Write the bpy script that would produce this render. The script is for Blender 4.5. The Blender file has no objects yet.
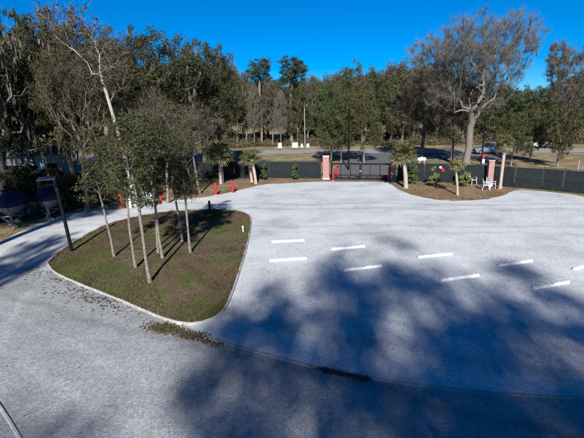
import bpy, bmesh, math, random
import numpy as np
from mathutils import Vector, Matrix

# ------------------------------------------------------------------ camera, sky, sun
SC = bpy.context.scene
COL = SC.collection
R = math.radians
FPX, CAMZ = 420.0, 7.0                       # focal length in pixels of a 584 px wide frame; camera height
PITCH, ROLL = math.atan(109 / 420), R(-1.4)
cam_d = bpy.data.cameras.new('camera'); cam = bpy.data.objects.new('camera', cam_d); COL.objects.link(cam)
cam_d.sensor_width = 36.0; cam_d.lens = 36.0 * FPX / 584.0; cam_d.clip_end = 3000; cam_d.clip_start = 0.1
CM = Matrix.Rotation(math.pi / 2 - PITCH, 3, 'X') @ Matrix.Rotation(ROLL, 3, 'Z')
cam.matrix_world = Matrix.Translation((0, 0, CAMZ)) @ CM.to_4x4()
SC.camera = cam

SUN_EL, SUN_AZ = R(31), R(3)                 # light travels towards +Y, slightly +X
w = bpy.data.worlds.new('World'); SC.world = w; w.use_nodes = True
nt = w.node_tree; nt.nodes.clear()
sky = nt.nodes.new('ShaderNodeTexSky'); sky.sky_type = 'NISHITA'; sky.sun_disc = False
sky.sun_elevation = SUN_EL; sky.sun_rotation = math.pi + SUN_AZ
sky.air_density = 0.8; sky.dust_density = 0.0; sky.ozone_density = 5.0; sky.altitude = 0
hs = nt.nodes.new('ShaderNodeHueSaturation'); hs.inputs['Saturation'].default_value = 1.22; hs.inputs['Hue'].default_value = 0.502
bg = nt.nodes.new('ShaderNodeBackground'); bg.inputs['Strength'].default_value = 0.052
wo = nt.nodes.new('ShaderNodeOutputWorld')
wb = nt.nodes.new('ShaderNodeMix'); wb.data_type = 'RGBA'; wb.blend_type = 'MULTIPLY'; wb.inputs[0].default_value = 1; wb.inputs[7].default_value = (.52, .88, 1.18, 1)   # the camera's cold white balance
nt.links.new(sky.outputs[0], wb.inputs[6]); nt.links.new(wb.outputs[2], hs.inputs['Color']); nt.links.new(hs.outputs[0], bg.inputs['Color']); nt.links.new(bg.outputs[0], wo.inputs[0])
sd = bpy.data.lights.new('sun', 'SUN'); sd.energy = 5.0; sd.angle = R(1.0); sd.color = (1.0, 0.97, 0.935)
sun = bpy.data.objects.new('sun', sd); COL.objects.link(sun); sun.location = (-5, -60, 60)
LD = Vector((math.sin(SUN_AZ) * math.cos(SUN_EL), math.cos(SUN_AZ) * math.cos(SUN_EL), -math.sin(SUN_EL)))
sun.rotation_euler = LD.to_track_quat('-Z', 'Y').to_euler()
vs = SC.view_settings; vs.view_transform = 'Standard'; vs.look = 'None'; vs.gamma = 1.0; vs.use_curve_mapping = False
vs.exposure = 0.85
SC.render.engine = 'CYCLES'
SC.cycles.max_bounces = 6; SC.cycles.diffuse_bounces = 3; SC.cycles.glossy_bounces = 2
SC.cycles.transmission_bounces = 3; SC.cycles.transparent_max_bounces = 6
SC.cycles.use_denoising = True

rng = np.random.default_rng(7)

# ------------------------------------------------------------------ where things stand
def ground(px, py):
    """the spot on the flat ground seen at a point of the 584 x 438 photograph"""
    d = CM @ Vector(((px - 292) / FPX, -(py - 219) / FPX, -1)); t = -CAMZ / d.z
    return (d.x * t, d.y * t)
def seen(x, y, z):
    v = CM.transposed() @ Vector((x, y, z - CAMZ)); return (292 + FPX * v.x / -v.z, 219 - FPX * v.y / -v.z)
def height(x, y, py):
    lo, hi = 0.0, 60.0
    for _ in range(40):
        m = (lo + hi) / 2
        if seen(x, y, m)[1] > py: lo = m
        else: hi = m
    return lo

# ------------------------------------------------------------------ materials
def _n(t, kind, **kw):
    n = t.nodes.new(kind)
    for k, v in kw.items():
        if k in n.inputs: n.inputs[k].default_value = v
        else: setattr(n, k, v)
    return n
def base_mat(name):
    m = bpy.data.materials.new(name); m.use_nodes = True
    t = m.node_tree; return m, t, t.nodes['Principled BSDF']
def noise(t, scale, detail=4, rough=.55, vec=None):
    n = _n(t, 'ShaderNodeTexNoise', Scale=scale, Detail=detail, Roughness=rough)
    if vec is None:
        g = [x for x in t.nodes if x.name == 'POSV']
        if not g:
            tc = t.nodes.new('ShaderNodeTexCoord'); tc.name = 'POSV'; g = [tc]
        vec = g[0].outputs['Object']
    t.links.new(vec, n.inputs['Vector']); return n
def ramp(t, src, stops, interp='LINEAR'):
    r = t.nodes.new('ShaderNodeValToRGB'); r.color_ramp.interpolation = interp; e = r.color_ramp.elements
    while len(e) < len(stops): e.new(0.5)
    for k, (p, c) in enumerate(stops):
        e[k].position = p; e[k].color = (*c, 1) if len(c) == 3 else c
    t.links.new(src, r.inputs[0]); return r
def mix(t, fac, a, b, mode='MIX'):
    m = t.nodes.new('ShaderNodeMix'); m.data_type = 'RGBA'; m.blend_type = mode
    for sock, v in ((m.inputs[0], fac), (m.inputs[6], a), (m.inputs[7], b)):
        if hasattr(v, 'is_output'): t.links.new(v, sock)
        elif isinstance(v, (int, float)): sock.default_value = v
        else: sock.default_value = (*v, 1)
    return m.outputs[2]
def bump(t, bsdf, src, strength, dist=.02):
    b = t.nodes.new('ShaderNodeBump'); b.inputs['Strength'].default_value = strength; b.inputs['Distance'].default_value = dist
    t.links.new(src, b.inputs['Height']); t.links.new(b.outputs[0], bsdf.inputs['Normal'])
def plain(name, col, rough=.6, metal=0.0, var=.12, scale=6.0, spec=.4, bmp=0.0):
    m, t, b = base_mat(name)
    n = noise(t, scale)
    lo = tuple(c * (1 - var) for c in col); hi = tuple(min(1, c * (1 + var)) for c in col)
    r = ramp(t, n.outputs[0], [(.3, lo), (.7, hi)])
    t.links.new(r.outputs[0], b.inputs['Base Color'])
    b.inputs['Roughness'].default_value = rough; b.inputs['Metallic'].default_value = metal
    b.inputs['Specular IOR Level'].default_value = spec
    if bmp: bump(t, b, n.outputs[0], bmp)
    return m
def leafy(name, cols, trans=.14, rough=.65):
    """every leaf is an island of its mesh and takes its own tint"""
    m, t, b = base_mat(name)
    g = t.nodes.new('ShaderNodeNewGeometry')
    k = len(cols)
    r = ramp(t, g.outputs['Random Per Island'], [((i + .5) / k, c) for i, c in enumerate(cols)])
    n = noise(t, .45, 2)
    c = mix(t, n.outputs[0], r.outputs[0], tuple(x * 1.5 for x in cols[len(cols) // 2]), 'MIX')
    v = ramp(t, n.outputs[0], [(.3, (.6, .6, .6)), (.7, (1.25, 1.2, 1.1))])
    c = mix(t, 1.0, r.outputs[0], v.outputs[0], 'MULTIPLY')
    t.links.new(c, b.inputs['Base Color'])
    b.inputs['Roughness'].default_value = rough; b.inputs['Specular IOR Level'].default_value = .25
    tr = t.nodes.new('ShaderNodeBsdfTranslucent'); t.links.new(c, tr.inputs['Color'])
    mx = t.nodes.new('ShaderNodeMixShader'); mx.inputs[0].default_value = trans
    t.links.new(b.outputs[0], mx.inputs[1]); t.links.new(tr.outputs[0], mx.inputs[2])
    t.links.new(mx.outputs[0], t.nodes['Material Output'].inputs['Surface'])
    return m
def gravel_mat(name='gravel', k=1.0, coarse=26, spk=.8, tracks=()):
    m, t, b = base_mat(name)
    fine = noise(t, 42, 3, .7); mid = noise(t, 9, 5, .65); big = noise(t, .33, 4, .6)
    vor = t.nodes.new('ShaderNodeTexVoronoi'); vor.inputs['Scale'].default_value = coarse
    t.links.new(t.nodes['POSV'].outputs['Object'], vor.inputs['Vector'])
    bw = t.nodes.new('ShaderNodeRGBToBW'); t.links.new(vor.outputs['Color'], bw.inputs[0])
    stone = ramp(t, bw.outputs[0], [(.1, (.385 * k, .40 * k, .405 * k)), (.5, (.48 * k, .495 * k, .50 * k)), (.9, (.60 * k, .612 * k, .612 * k))])
    sp = ramp(t, fine.outputs[0], [(.30, (.42, .41, .40)), (.44, (1, 1, 1))])
    c = mix(t, spk, stone.outputs[0], sp.outputs[0], 'MULTIPLY')
    md = ramp(t, mid.outputs[0], [(.32, (.72, .71, .70)), (.55, (1.02, 1.02, 1.02))])
    c = mix(t, .55, c, md.outputs[0], 'MULTIPLY')
    bgp = ramp(t, big.outputs[0], [(.32, (.74, .74, .75)), (.5, (.97, .97, .97)), (.7, (1.08, 1.08, 1.08))])
    c = mix(t, 1.0, c, bgp.outputs[0], 'MULTIPLY')
    # compacted wheel tracks sweeping across the lot
    mp = t.nodes.new('ShaderNodeMapping'); mp.inputs['Scale'].default_value = (.10, .9, 1); mp.inputs['Rotation'].default_value = (0, 0, -.35)
    t.links.new(t.nodes['POSV'].outputs['Object'], mp.inputs[0])
    trk = noise(t, 1.0, 3, .5, mp.outputs[0])
    tr = ramp(t, trk.outputs[0], [(.40, (.84, .84, .85)), (.55, (1, 1, 1)), (.68, (1.08, 1.08, 1.07))])
    c = mix(t, .25, c, tr.outputs[0], 'MULTIPLY')
    sx = t.nodes.new('ShaderNodeSeparateXYZ'); t.links.new(t.nodes['POSV'].outputs['Object'], sx.inputs[0])
    wv = noise(t, .25, 2); edge = noise(t, 2.5, 4, .7)
    def math_(op, a, b_=None):
        n_ = t.nodes.new('ShaderNodeMath'); n_.operation = op
        for k_, v_ in enumerate((a, b_)):
            if v_ is None: continue
            if hasattr(v_, 'is_output'): t.links.new(v_, n_.inputs[k_])
            else: n_.inputs[k_].default_value = v_
        return n_.outputs[0]
    for nx, ny, c0, wd, tone in tracks:
        d_ = math_('SUBTRACT', math_('ADD', math_('MULTIPLY', sx.outputs[0], nx), math_('MULTIPLY', sx.outputs[1], ny)), c0)
        d_ = math_('ADD', d_, math_('MULTIPLY', math_('SUBTRACT', wv.outputs[0], .5), 2.4))
        f_ = math_('SUBTRACT', 1.0, math_('DIVIDE', math_('ABSOLUTE', d_), wd)); f_ = math_('MULTIPLY', math_('MAXIMUM', f_, 0.0), 1.6)
        f_ = math_('MINIMUM', math_('MULTIPLY', f_, math_('ADD', edge.outputs[0], .25)), 1.0)
        c = mix(t, f_, c, mix(t, 1.0, c, (tone,) * 3, 'MULTIPLY'))
    t.links.new(c, b.inputs['Base Color']); b.inputs['Roughness'].default_value = .95; b.inputs['Specular IOR Level'].default_value = .15
    ad = t.nodes.new('ShaderNodeMath'); ad.operation = 'ADD'
    t.links.new(vor.outputs['Distance'], ad.inputs[0]); t.links.new(mid.outputs[0], ad.inputs[1])
    bump(t, b, ad.outputs[0], .3, .03)
    return m
def earth_mat(name, litter, dry, green, gfac=(.52, .62), scale=.35):
    m, t, b = base_mat(name)
    a = noise(t, scale, 5, .6); f = noise(t, 14, 4, .7); g2 = noise(t, scale * 1.9, 5, .65)
    l = ramp(t, f.outputs[0], [(.3, tuple(x * .45 for x in litter)), (.55, litter), (.75, tuple(min(1, x * 1.7) for x in litter))])
    d = ramp(t, f.outputs[0], [(.3, tuple(x * .6 for x in dry)), (.7, tuple(x * 1.25 for x in dry))])
    g = ramp(t, f.outputs[0], [(.3, tuple(x * .5 for x in green)), (.7, tuple(x * 1.4 for x in green))])
    k1 = ramp(t, a.outputs[0], [(.42, (0, 0, 0)), (.58, (1, 1, 1))])
    k2 = ramp(t, g2.outputs[0], [(gfac[0], (0, 0, 0)), (gfac[1], (1, 1, 1))])
    c = mix(t, k1.outputs[0], l.outputs[0], d.outputs[0]); c = mix(t, k2.outputs[0], c, g.outputs[0])
    t.links.new(c, b.inputs['Base Color']); b.inputs['Roughness'].default_value = 1; b.inputs['Specular IOR Level'].default_value = .1
    bump(t, b, f.outputs[0], .8, .06)
    return m
def bark_mat(name, lo, hi, zs=.25):
    m, t, b = base_mat(name)
    mp = t.nodes.new('ShaderNodeMapping'); mp.inputs['Scale'].default_value = (1, 1, zs)
    tc = t.nodes.new('ShaderNodeTexCoord'); tc.name = 'POSV'; t.links.new(tc.outputs['Object'], mp.inputs[0])
    n = noise(t, 12, 5, .7, mp.outputs[0])
    r = ramp(t, n.outputs[0], [(.3, lo), (.68, hi)])
    t.links.new(r.outputs[0], b.inputs['Base Color']); b.inputs['Roughness'].default_value = .9; b.inputs['Specular IOR Level'].default_value = .15
    bump(t, b, n.outputs[0], .8, .03)
    return m
def brick_mat():
    m, t, b = base_mat('brick')
    tc = t.nodes.new('ShaderNodeTexCoord'); sx = t.nodes.new('ShaderNodeSeparateXYZ'); t.links.new(tc.outputs['Object'], sx.inputs[0])
    ad = t.nodes.new('ShaderNodeMath'); ad.operation = 'ADD'; t.links.new(sx.outputs[0], ad.inputs[0]); t.links.new(sx.outputs[1], ad.inputs[1])
    cb = t.nodes.new('ShaderNodeCombineXYZ'); t.links.new(ad.outputs[0], cb.inputs[0]); t.links.new(sx.outputs[2], cb.inputs[1])
    br = t.nodes.new('ShaderNodeTexBrick'); br.inputs['Scale'].default_value = 1
    br.inputs['Brick Width'].default_value = .22; br.inputs['Row Height'].default_value = .075; br.inputs['Mortar Size'].default_value = .008
    br.inputs['Color1'].default_value = (.27, .10, .08, 1); br.inputs['Color2'].default_value = (.30, .16, .13, 1); br.inputs['Mortar'].default_value = (.28, .25, .23, 1)
    t.links.new(cb.outputs[0], br.inputs['Vector']); t.links.new(br.outputs['Color'], b.inputs['Base Color'])
    b.inputs['Roughness'].default_value = .9; bump(t, b, br.outputs['Fac'], -.5, .01)
    return m
M = dict(
    gravel=gravel_mat(tracks=((.12, 1, 31.6, .5, .80), (.12, 1, 29.9, .45, .82), (.10, 1, 25.2, .4, .88), (.10, 1, 23.8, .35, .88), (.35, .94, 13.2, .35, .86), (.35, .94, 11.7, .35, .86))), coarse=gravel_mat('coarse_gravel', .57, 16, 1.0, ((.5, .87, 6.9, .28, 1.12), (.5, .87, 5.4, .28, 1.12), (.42, .9, 9.2, .30, .80), (.95, .3, -5.6, .3, 1.18), (.95, .3, -7.2, .3, 1.18))),
    earth=earth_mat('verge', (.20, .135, .085), (.30, .24, .14), (.10, .13, .045)),
    bed=earth_mat('leaf_litter_bed', (.21, .125, .08), (.27, .19, .115), (.13, .14, .05), (.56, .66), .5),
    island=earth_mat('island_turf', (.115, .075, .052), (.13, .105, .06), (.07, .095, .026), (.49, .60), .42),
    asphalt=plain('asphalt', (.10, .10, .103), .9, var=.2, scale=3, spec=.2, bmp=.2),
    road=plain('road', (.22, .22, .225), .9, var=.12, scale=2, spec=.2),
    line=plain('road_paint', (.7, .68, .6), .8),
    curb=plain('curb_concrete', (.33, .32, .30), .9, var=.22, scale=5, spec=.2, bmp=.3),
    strip=plain('strip_concrete', (.34, .29, .25), .9, var=.25, scale=4, spec=.2, bmp=.3),
    stop=plain('wheel_stop_paint', (.53, .53, .52), .8, var=.2, scale=5, spec=.3, bmp=.2),
    screen=plain('screen_cloth', (.013, .017, .019), .85, var=.25, scale=2.2, spec=.15),
    post=plain('fence_steel', (.022, .025, .026), .7, 0, spec=.2), rail=plain('rail_steel', (.040, .046, .047), .7, 0, spec=.2),
    black=plain('black_steel', (.006, .006, .007), .6, 0, spec=.2), red=plain('red_paint', (.42, .012, .018), .5, var=.15),
    brick=brick_mat(), cap=plain('cap_stone', (.55, .52, .48), .9),
    white=plain('white_plastic', (.52, .52, .53), .45, var=.05), navy=plain('navy_canvas', (.006, .010, .034), .8, var=.3, scale=3),
    blue=plain('blue_canvas', (.004, .007, .05), .8, var=.3, scale=3),
    hull=plain('hull_gelcoat', (.15, .16, .17), .25, var=.06), galv=plain('galvanised', (.20, .205, .21), .6, .2),
    rubber=plain('rubber', (.018, .018, .018), .85), glass=plain('dark_glass', (.012, .015, .02), .08, spec=.6),
    pole=plain('dark_wood_pole', (.007, .0065, .0065), .9, var=.4, scale=9, spec=.1), greypole=plain('weathered_pole', (.22, .20, .18), .9),
    teal=plain('teal_paint', (.16, .45, .38), .6), pale=plain('pale_siding', (.26, .30, .34), .7, var=.1), bluepane=plain('blue_door', (.22, .38, .52), .5),
    roofm=plain('shed_roof', (.10, .10, .11), .7), boxgrey=plain('box_paint', (.40, .41, .41), .6), concrete=plain('pad_concrete', (.42, .41, .39), .9),
    carsilver=plain('blue_silver_paint', (.16, .20, .27), .25, .3), carblue=plain('blue_car_paint', (.05, .08, .16), .25, .3), carwhite=plain('white_car_paint', (.42, .45, .50), .25), cardark=plain('dark_car_paint', (.02, .025, .05), .25, .2),
    lamp=plain('lamp_lens', (.8, .8, .78), .2), tail=plain('tail_lens', (.4, .01, .01), .3),
    bark_grey=bark_mat('bark_grey', (.07, .06, .05), (.22, .195, .17)), bark_pale=bark_mat('bark_pale', (.19, .175, .155), (.42, .39, .35)),
    bark_dark=bark_mat('bark_dark', (.035, .03, .026), (.13, .11, .09)), bark_young=bark_mat('bark_young', (.065, .056, .047), (.27, .245, .215), .4),
    bark_palm=bark_mat('bark_palm', (.20, .16, .125), (.46, .38, .31), 2.5), bark_pine=bark_mat('bark_pine', (.09, .065, .05), (.27, .20, .155)),
    oak=leafy('oak_leaves', [(.025, .028, .011), (.045, .049, .017), (.070, .070, .028), (.037, .038, .015)]),
    oak_olive=leafy('olive_oak_leaves', [(.030, .038, .012), (.054, .062, .020), (.084, .086, .030), (.046, .046, .018)]),
    mossgreen=leafy('yellow_green_leaves', [(.045, .055, .014), (.075, .085, .022), (.10, .10, .03), (.05, .05, .02)]),
    green=leafy('green_leaves', [(.029, .045, .013), (.049, .070, .020), (.074, .090, .029)]),
    brush=leafy('brush_leaves', [(.075, .062, .036), (.115, .092, .056), (.150, .118, .075), (.060, .064, .028)]),
    rust=leafy('rusty_leaves', [(.042, .040, .018), (.064, .056, .026), (.040, .044, .018), (.090, .064, .034)]),
    pine=leafy('pine_needles', [(.025, .037, .015), (.041, .056, .021), (.061, .075, .031)]),
    twig=leafy('bare_twigs', [(.080, .076, .058), (.118, .112, .088), (.160, .152, .122)], .05),
    twig_dark=leafy('dark_twigs', [(.062, .053, .040), (.095, .080, .060), (.135, .115, .088)], .05),
    moss=leafy('hanging_moss', [(.062, .062, .050), (.10, .098, .080), (.14, .137, .114)], .2),
    palm=leafy('palm_fronds', [(.10, .115, .04), (.16, .165, .06), (.20, .20, .09)], .3),
    palm_y=leafy('yellow_fronds', [(.192, .192, .054), (.264, .252, .084), (.144, .156, .048)], .3),
    palm_dry=leafy('dry_fronds', [(.22, .17, .10), (.28, .22, .13)], .2),
    shrub=leafy('shrub_leaves', [(.04, .075, .02), (.07, .11, .03), (.10, .15, .045)]),
    shrub_y=leafy('yellow_shrub_leaves', [(.10, .13, .03), (.15, .18, .05), (.20, .20, .08)]),
    grass=leafy('grass_blades', [(.062, .080, .022), (.090, .108, .033), (.112, .124, .044), (.135, .115, .055)], .3),
    drygrass=leafy('dry_grass', [(.20, .16, .09), (.27, .21, .12), (.15, .12, .07), (.12, .12, .05)], .2),
    litter=leafy('fallen_leaves', [(.07, .045, .03), (.12, .075, .05), (.17, .11, .075), (.045, .035, .028)], .05),
)

# ------------------------------------------------------------------ building helpers
def prop(o, label=None, cat=None, group=None, kind=None):
    if label: o['label'] = label
    if cat: o['category'] = cat
    if group: o['group'] = group
    if kind: o['kind'] = kind
    return o
def empty(name, x, y, z=0, rz=0, label=None, cat=None, group=None):
    o = bpy.data.objects.new(name, None); COL.objects.link(o); o.location = (x, y, z); o.rotation_euler = (0, 0, rz)
    o.empty_display_size = .2
    return prop(o, label, cat, group)
def link(name, me, parent=None, loc=(0, 0, 0), rot=(0, 0, 0), scale=(1, 1, 1)):
    o = bpy.data.objects.new(name, me); COL.objects.link(o); o.parent = parent
    o.location = loc; o.rotation_euler = rot; o.scale = scale; return o
def np_mesh(name, V, loops, starts, mat, smooth=False):
    me = bpy.data.meshes.new(name)
    V = np.asarray(V, np.float32); loops = np.asarray(loops, np.int32); starts = np.asarray(starts, np.int32)
    me.vertices.add(len(V)); me.vertices.foreach_set('co', V.ravel())
    me.loops.add(len(loops)); me.loops.foreach_set('vertex_index', loops)
    me.polygons.add(len(starts)); me.polygons.foreach_set('loop_start', starts)
    me.update(calc_edges=True)
    if smooth: me.polygons.foreach_set('use_smooth', np.ones(len(starts), bool))
    me.materials.append(mat); me.validate(); return me
def soup(name, P, mat):
    """P: (n, k, 3) separate k-gons"""
    n, k = P.shape[:2]
    return np_mesh(name, P.reshape(-1, 3), np.arange(n * k), np.arange(n) * k, mat)

class MB:
    def __init__(s): s.v = []; s.f = []; s.sm = []
    def add(s, vs, fs, smooth=False):
        o = len(s.v); s.v += [tuple(v) for v in vs]; s.f += [tuple(i + o for i in f) for f in fs]; s.sm += [smooth] * len(fs); return s
    def box(s, c, d, rz=0, bevel=0.0, rx=0, ry=0):
        bm = bmesh.new(); bmesh.ops.create_cube(bm, size=1)
        for v in bm.verts: v.co = Vector((v.co.x * d[0], v.co.y * d[1], v.co.z * d[2]))
        if bevel: bmesh.ops.bevel(bm, geom=bm.edges[:], offset=bevel, segments=1, affect='EDGES')
        mt = Matrix.Translation(c) @ Matrix.Rotation(rz, 4, 'Z') @ Matrix.Rotation(ry, 4, 'Y') @ Matrix.Rotation(rx, 4, 'X')
        bm.transform(mt); bm.verts.index_update()
        s.add([v.co[:] for v in bm.verts], [[v.index for v in f.verts] for f in bm.faces]); bm.free(); return s
    def tube(s, pts, rad, n=8, caps=True):
        pts = [Vector(p) for p in pts]
        if not hasattr(rad, '__len__'): rad = [rad] * len(pts)
        vs, fs = [], []; u = None
        for i, p in enumerate(pts):
            d = (pts[min(i + 1, len(pts) - 1)] - pts[max(i - 1, 0)]).normalized()
            if u is None: u = d.orthogonal().normalized()
            u = (u - d * u.dot(d)).normalized(); q = d.cross(u)
            for k in range(n):
                a = 2 * math.pi * k / n; vs.append(p + (u * math.cos(a) + q * math.sin(a)) * rad[i])
        for i in range(len(pts) - 1):
            for k in range(n): fs.append((i * n + k, i * n + (k + 1) % n, (i + 1) * n + (k + 1) % n, (i + 1) * n + k))
        s.add(vs, fs, True)
        if caps: s.add([vs[k] for k in range(n)], [tuple(reversed(range(n)))]); s.add([vs[-n + k] for k in range(n)], [tuple(range(n))])
        return s
    def loft(s, rings, closed=True, caps=True, smooth=True):
        n = len(rings[0]); vs = [p for r in rings for p in r]; fs = []
        for i in range(len(rings) - 1):
            for k in range(n if closed else n - 1): fs.append((i * n + k, i * n + (k + 1) % n, (i + 1) * n + (k + 1) % n, (i + 1) * n + k))
        s.add(vs, fs, smooth)
        if caps: s.add(rings[0], [tuple(reversed(range(n)))]); s.add(rings[-1], [tuple(range(n))])
        return s
    def mesh(s, name, mat):
        me = bpy.data.meshes.new(name); me.from_pydata(s.v, [], s.f); me.polygons.foreach_set('use_smooth', s.sm)
        me.materials.append(mat)
        bm = bmesh.new(); bm.from_mesh(me); bmesh.ops.recalc_face_normals(bm, faces=bm.faces); bm.to_mesh(me); bm.free(); return me
    def build(s, name, mat, parent=None, **kw): return link(name, s.mesh(name, mat), parent, **kw)

def copy_tree(o, parent=None):
    c = o.copy(); COL.objects.link(c); c.parent = parent
    for ch in list(o.children): copy_tree(ch, c)
    return c
def smooth_outline(P, sub=6, jitter=0.0, seed=1, closed=True):
    rr = random.Random(seed); out = []; n = len(P)
    for i in range(n if closed else n - 1):
        p0, p1, p2, p3 = (P[(i - 1) % n] if closed or i else P[0]), P[i], P[(i + 1) % n], (P[(i + 2) % n] if closed or i + 2 < n else P[-1])
        for k in range(sub):
            t = k / sub; q = []
            for a in (0, 1):
                q.append(.5 * (2 * p1[a] + (p2[a] - p0[a]) * t + (2 * p0[a] - 5 * p1[a] + 4 * p2[a] - p3[a]) * t * t + (3 * p1[a] - p0[a] - 3 * p2[a] + p3[a]) * t ** 3))
            out.append((q[0] + rr.uniform(-jitter, jitter), q[1] + rr.uniform(-jitter, jitter)))
    if not closed: out.append(tuple(P[-1]))
    return out
def sheet(name, outline, z, mat, kind='structure'):
    bm = bmesh.new(); f = bm.faces.new([bm.verts.new((x, y, z)) for x, y in outline])
    if f.normal.z < 0: f.normal_flip()
    bmesh.ops.triangulate(bm, faces=bm.faces[:]); bm.normal_update()
    for f in bm.faces:
        if f.normal.z < 0: f.normal_flip()
    me = bpy.data.meshes.new(name); bm.to_mesh(me); bm.free(); me.materials.append(mat)
    return prop(link(name, me), kind=kind)
def inside(P, x, y):
    x = np.asarray(x); y = np.asarray(y); r = np.zeros(x.shape, bool); n = len(P)
    for i in range(n):
        x1, y1 = P[i]; x2, y2 = P[(i + 1) % n]
        c = ((y1 > y) != (y2 > y)) & (x < (x2 - x1) * (y - y1) / ((y2 - y1) or 1e-9) + x1); r ^= c
    return r

# ------------------------------------------------------------------ the ground
G = ground
me = bpy.data.meshes.new('ground'); S = 1500
me.from_pydata([(-S, -S, 0), (S, -S, 0), (S, S, 0), (-S, S, 0)], [], [(0, 1, 2, 3)]); me.materials.append(M['earth'])
prop(link('ground', me), kind='structure')

lane_far = [(-60, 262), (0, 241), (25, 229), (55, 218), (90, 209), (130, 205), (170, 201), (205, 197), (240, 190), (262, 185), (292, 183), (322, 181.5)]
gate_right = [(388, 182), (396, 188), (412, 195), (440, 200), (470, 200.5), (498, 197), (516, 190.5), (550, 192), (584, 196.5), (640, 206)]
lot = smooth_outline([G(*p) for p in lane_far], 5, .10, 3, False) + smooth_outline([G(*p) for p in gate_right], 5, .10, 4, False)
lot += [(40, 5), (40, -18), (-45, -18), (-45, 8)]
lot_sheet = sheet('gravel_lot', lot, .006, M['gravel'])

bed_edge = smooth_outline([G(*p) for p in gate_right[:7]], 5, .12, 9, False)
sheet('leaf_bed_right', bed_edge + [G(516, 187.6), G(490, 184.6), G(424, 181), G(397, 180)], .003, M['bed'])
sheet('leaf_bed_left', smooth_outline([G(*p) for p in lane_far[4:]], 5, .12, 8, False) + [G(322, 178.4), G(270, 177.6), G(200, 179), G(140, 185), G(90, 192)], .003, M['bed'])
front = smooth_outline([G(*p) for p in [(-90, 322), (-40, 302), (0, 283), (30, 268), (51, 262.5), (51, 268), (58, 275), (80, 285), (120, 301), (160, 318), (190, 332), (208, 338), (260, 353), (312, 366.6), (365, 377), (415, 385), (471, 391.5), (534, 396), (600, 399), (700, 402)]], 4, 0, 6, False)
sheet('gravel_apron', front + [(30, 6), (30, -17), (-38, -17), (-38, 8)], .012, M['coarse'])
road_pts = [G(-200, 171), G(150, 156.5), G(260, 152.4), G(330, 151), G(400, 151.5), G(490, 150.5), G(584, 150.5), G(760, 150)]
def ribbon(name, pts, half, z, mat, off=0.0, kind='structure', z0=None):
    L, Rr = [], []
    P = smooth_outline(pts, 8, 0, 1, False)
    for i, p in enumerate(P):
        a, b = P[max(i - 1, 0)], P[min(i + 1, len(P) - 1)]; d = Vector((b[0] - a[0], b[1] - a[1])).normalized(); nn = (-d.y, d.x)
        L.append((p[0] + nn[0] * (off + half), p[1] + nn[1] * (off + half))); Rr.append((p[0] + nn[0] * (off - half), p[1] + nn[1] * (off - half)))
    vs = [(*p, z) for p in L] + [(*p, z) for p in Rr]; n = len(P)
    me = bpy.data.meshes.new(name); me.from_pydata(vs, [], [(i, n + i, n + i + 1, i + 1) for i in range(n - 1)]); me.materials.append(mat)
    return prop(link(name, me), kind=kind)
ribbon('road', road_pts, 2.7, .012, M['road'])
for off in (-2.45, 2.45): ribbon('road_edge_line', road_pts, .06, .018, M['line'], off)
drive = [G(331, 180.5), G(338, 165), G(348, 156), G(352, 152.5), G(420, 152.8), G(404, 160), G(395, 170), G(389, 181)]
sheet('driveway', smooth_outline([(p[0], p[1]) for p in drive[:4]], 4, 0, 1, False) + smooth_outline(drive[4:], 4, 0, 1, False), .008, M['asphalt'])
park = [G(395, 160), G(430, 158.5), G(480, 159.5), G(508, 160.5), G(520, 158), G(512, 155), G(420, 153.5)]
sheet('parking_strip', park, .010, M['asphalt'])

isl = smooth_outline([G(*p) for p in [(50, 261), (70, 246), (108, 225), (150, 215), (195, 210.5), (232, 211), (246, 214), (251, 221), (247, 246), (240, 270), (232, 294), (222, 313), (206, 322), (186, 324.5), (160, 318), (120, 301), (80, 285), (58, 275), (50, 268)]], 6)
# slightly crowned turf inside the curb
bm = bmesh.new(); cx = sum(p[0] for p in isl) / len(isl); cy = sum(p[1] for p in isl) / len(isl); rings = []
for k, (s, z) in enumerate([(1, .03), (.93, .085), (.78, .12), (.55, .16), (.3, .19)]):
    rings.append([bm.verts.new((cx + (x - cx) * s, cy + (y - cy) * s, z + (0 if k == 0 else .025 * math.sin(x * 3 + k) * math.cos(y * 2.3)))) for x, y in isl])
n = len(isl)
for a, b in zip(rings, rings[1:]):
    for i in range(n): bm.faces.new((a[i], a[(i + 1) % n], b[(i + 1) % n], b[i]))
ctr = bm.verts.new((cx, cy, .2))
for i in range(n): bm.faces.new((rings[-1][i], rings[-1][(i + 1) % n], ctr))
bmesh.ops.recalc_face_normals(bm, faces=bm.faces)
me = bpy.data.meshes.new('grass_island'); bm.to_mesh(me); bm.free(); me.materials.append(M['island'])
for p in me.polygons: p.use_smooth = True
prop(link('grass_island', me), kind='structure')
def isl_z(x, y):
    # height of the crowned turf at a point: distance out from the middle along its own ray
    best = 1.0; m_ = len(isl)
    for i in range(m_):
        (x1, y1), (x2, y2) = isl[i], isl[(i + 1) % m_]
        dx, dy = x - cx, y - cy; ex, ey = x2 - x1, y2 - y1; det = dx * -ey + dy * ex
        if abs(det) < 1e-9: continue
        fx, fy = x1 - cx, y1 - cy
        t = (fx * -ey + fy * ex) / det; u = (dx * fy - dy * fx) / det
        if t > 0 and -1e-6 <= u <= 1 + 1e-6: best = 1 / t
    return float(np.interp(best, [.0, .3, .55, .78, .93, 1.0], [.2, .19, .16, .12, .085, .03]))
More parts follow.
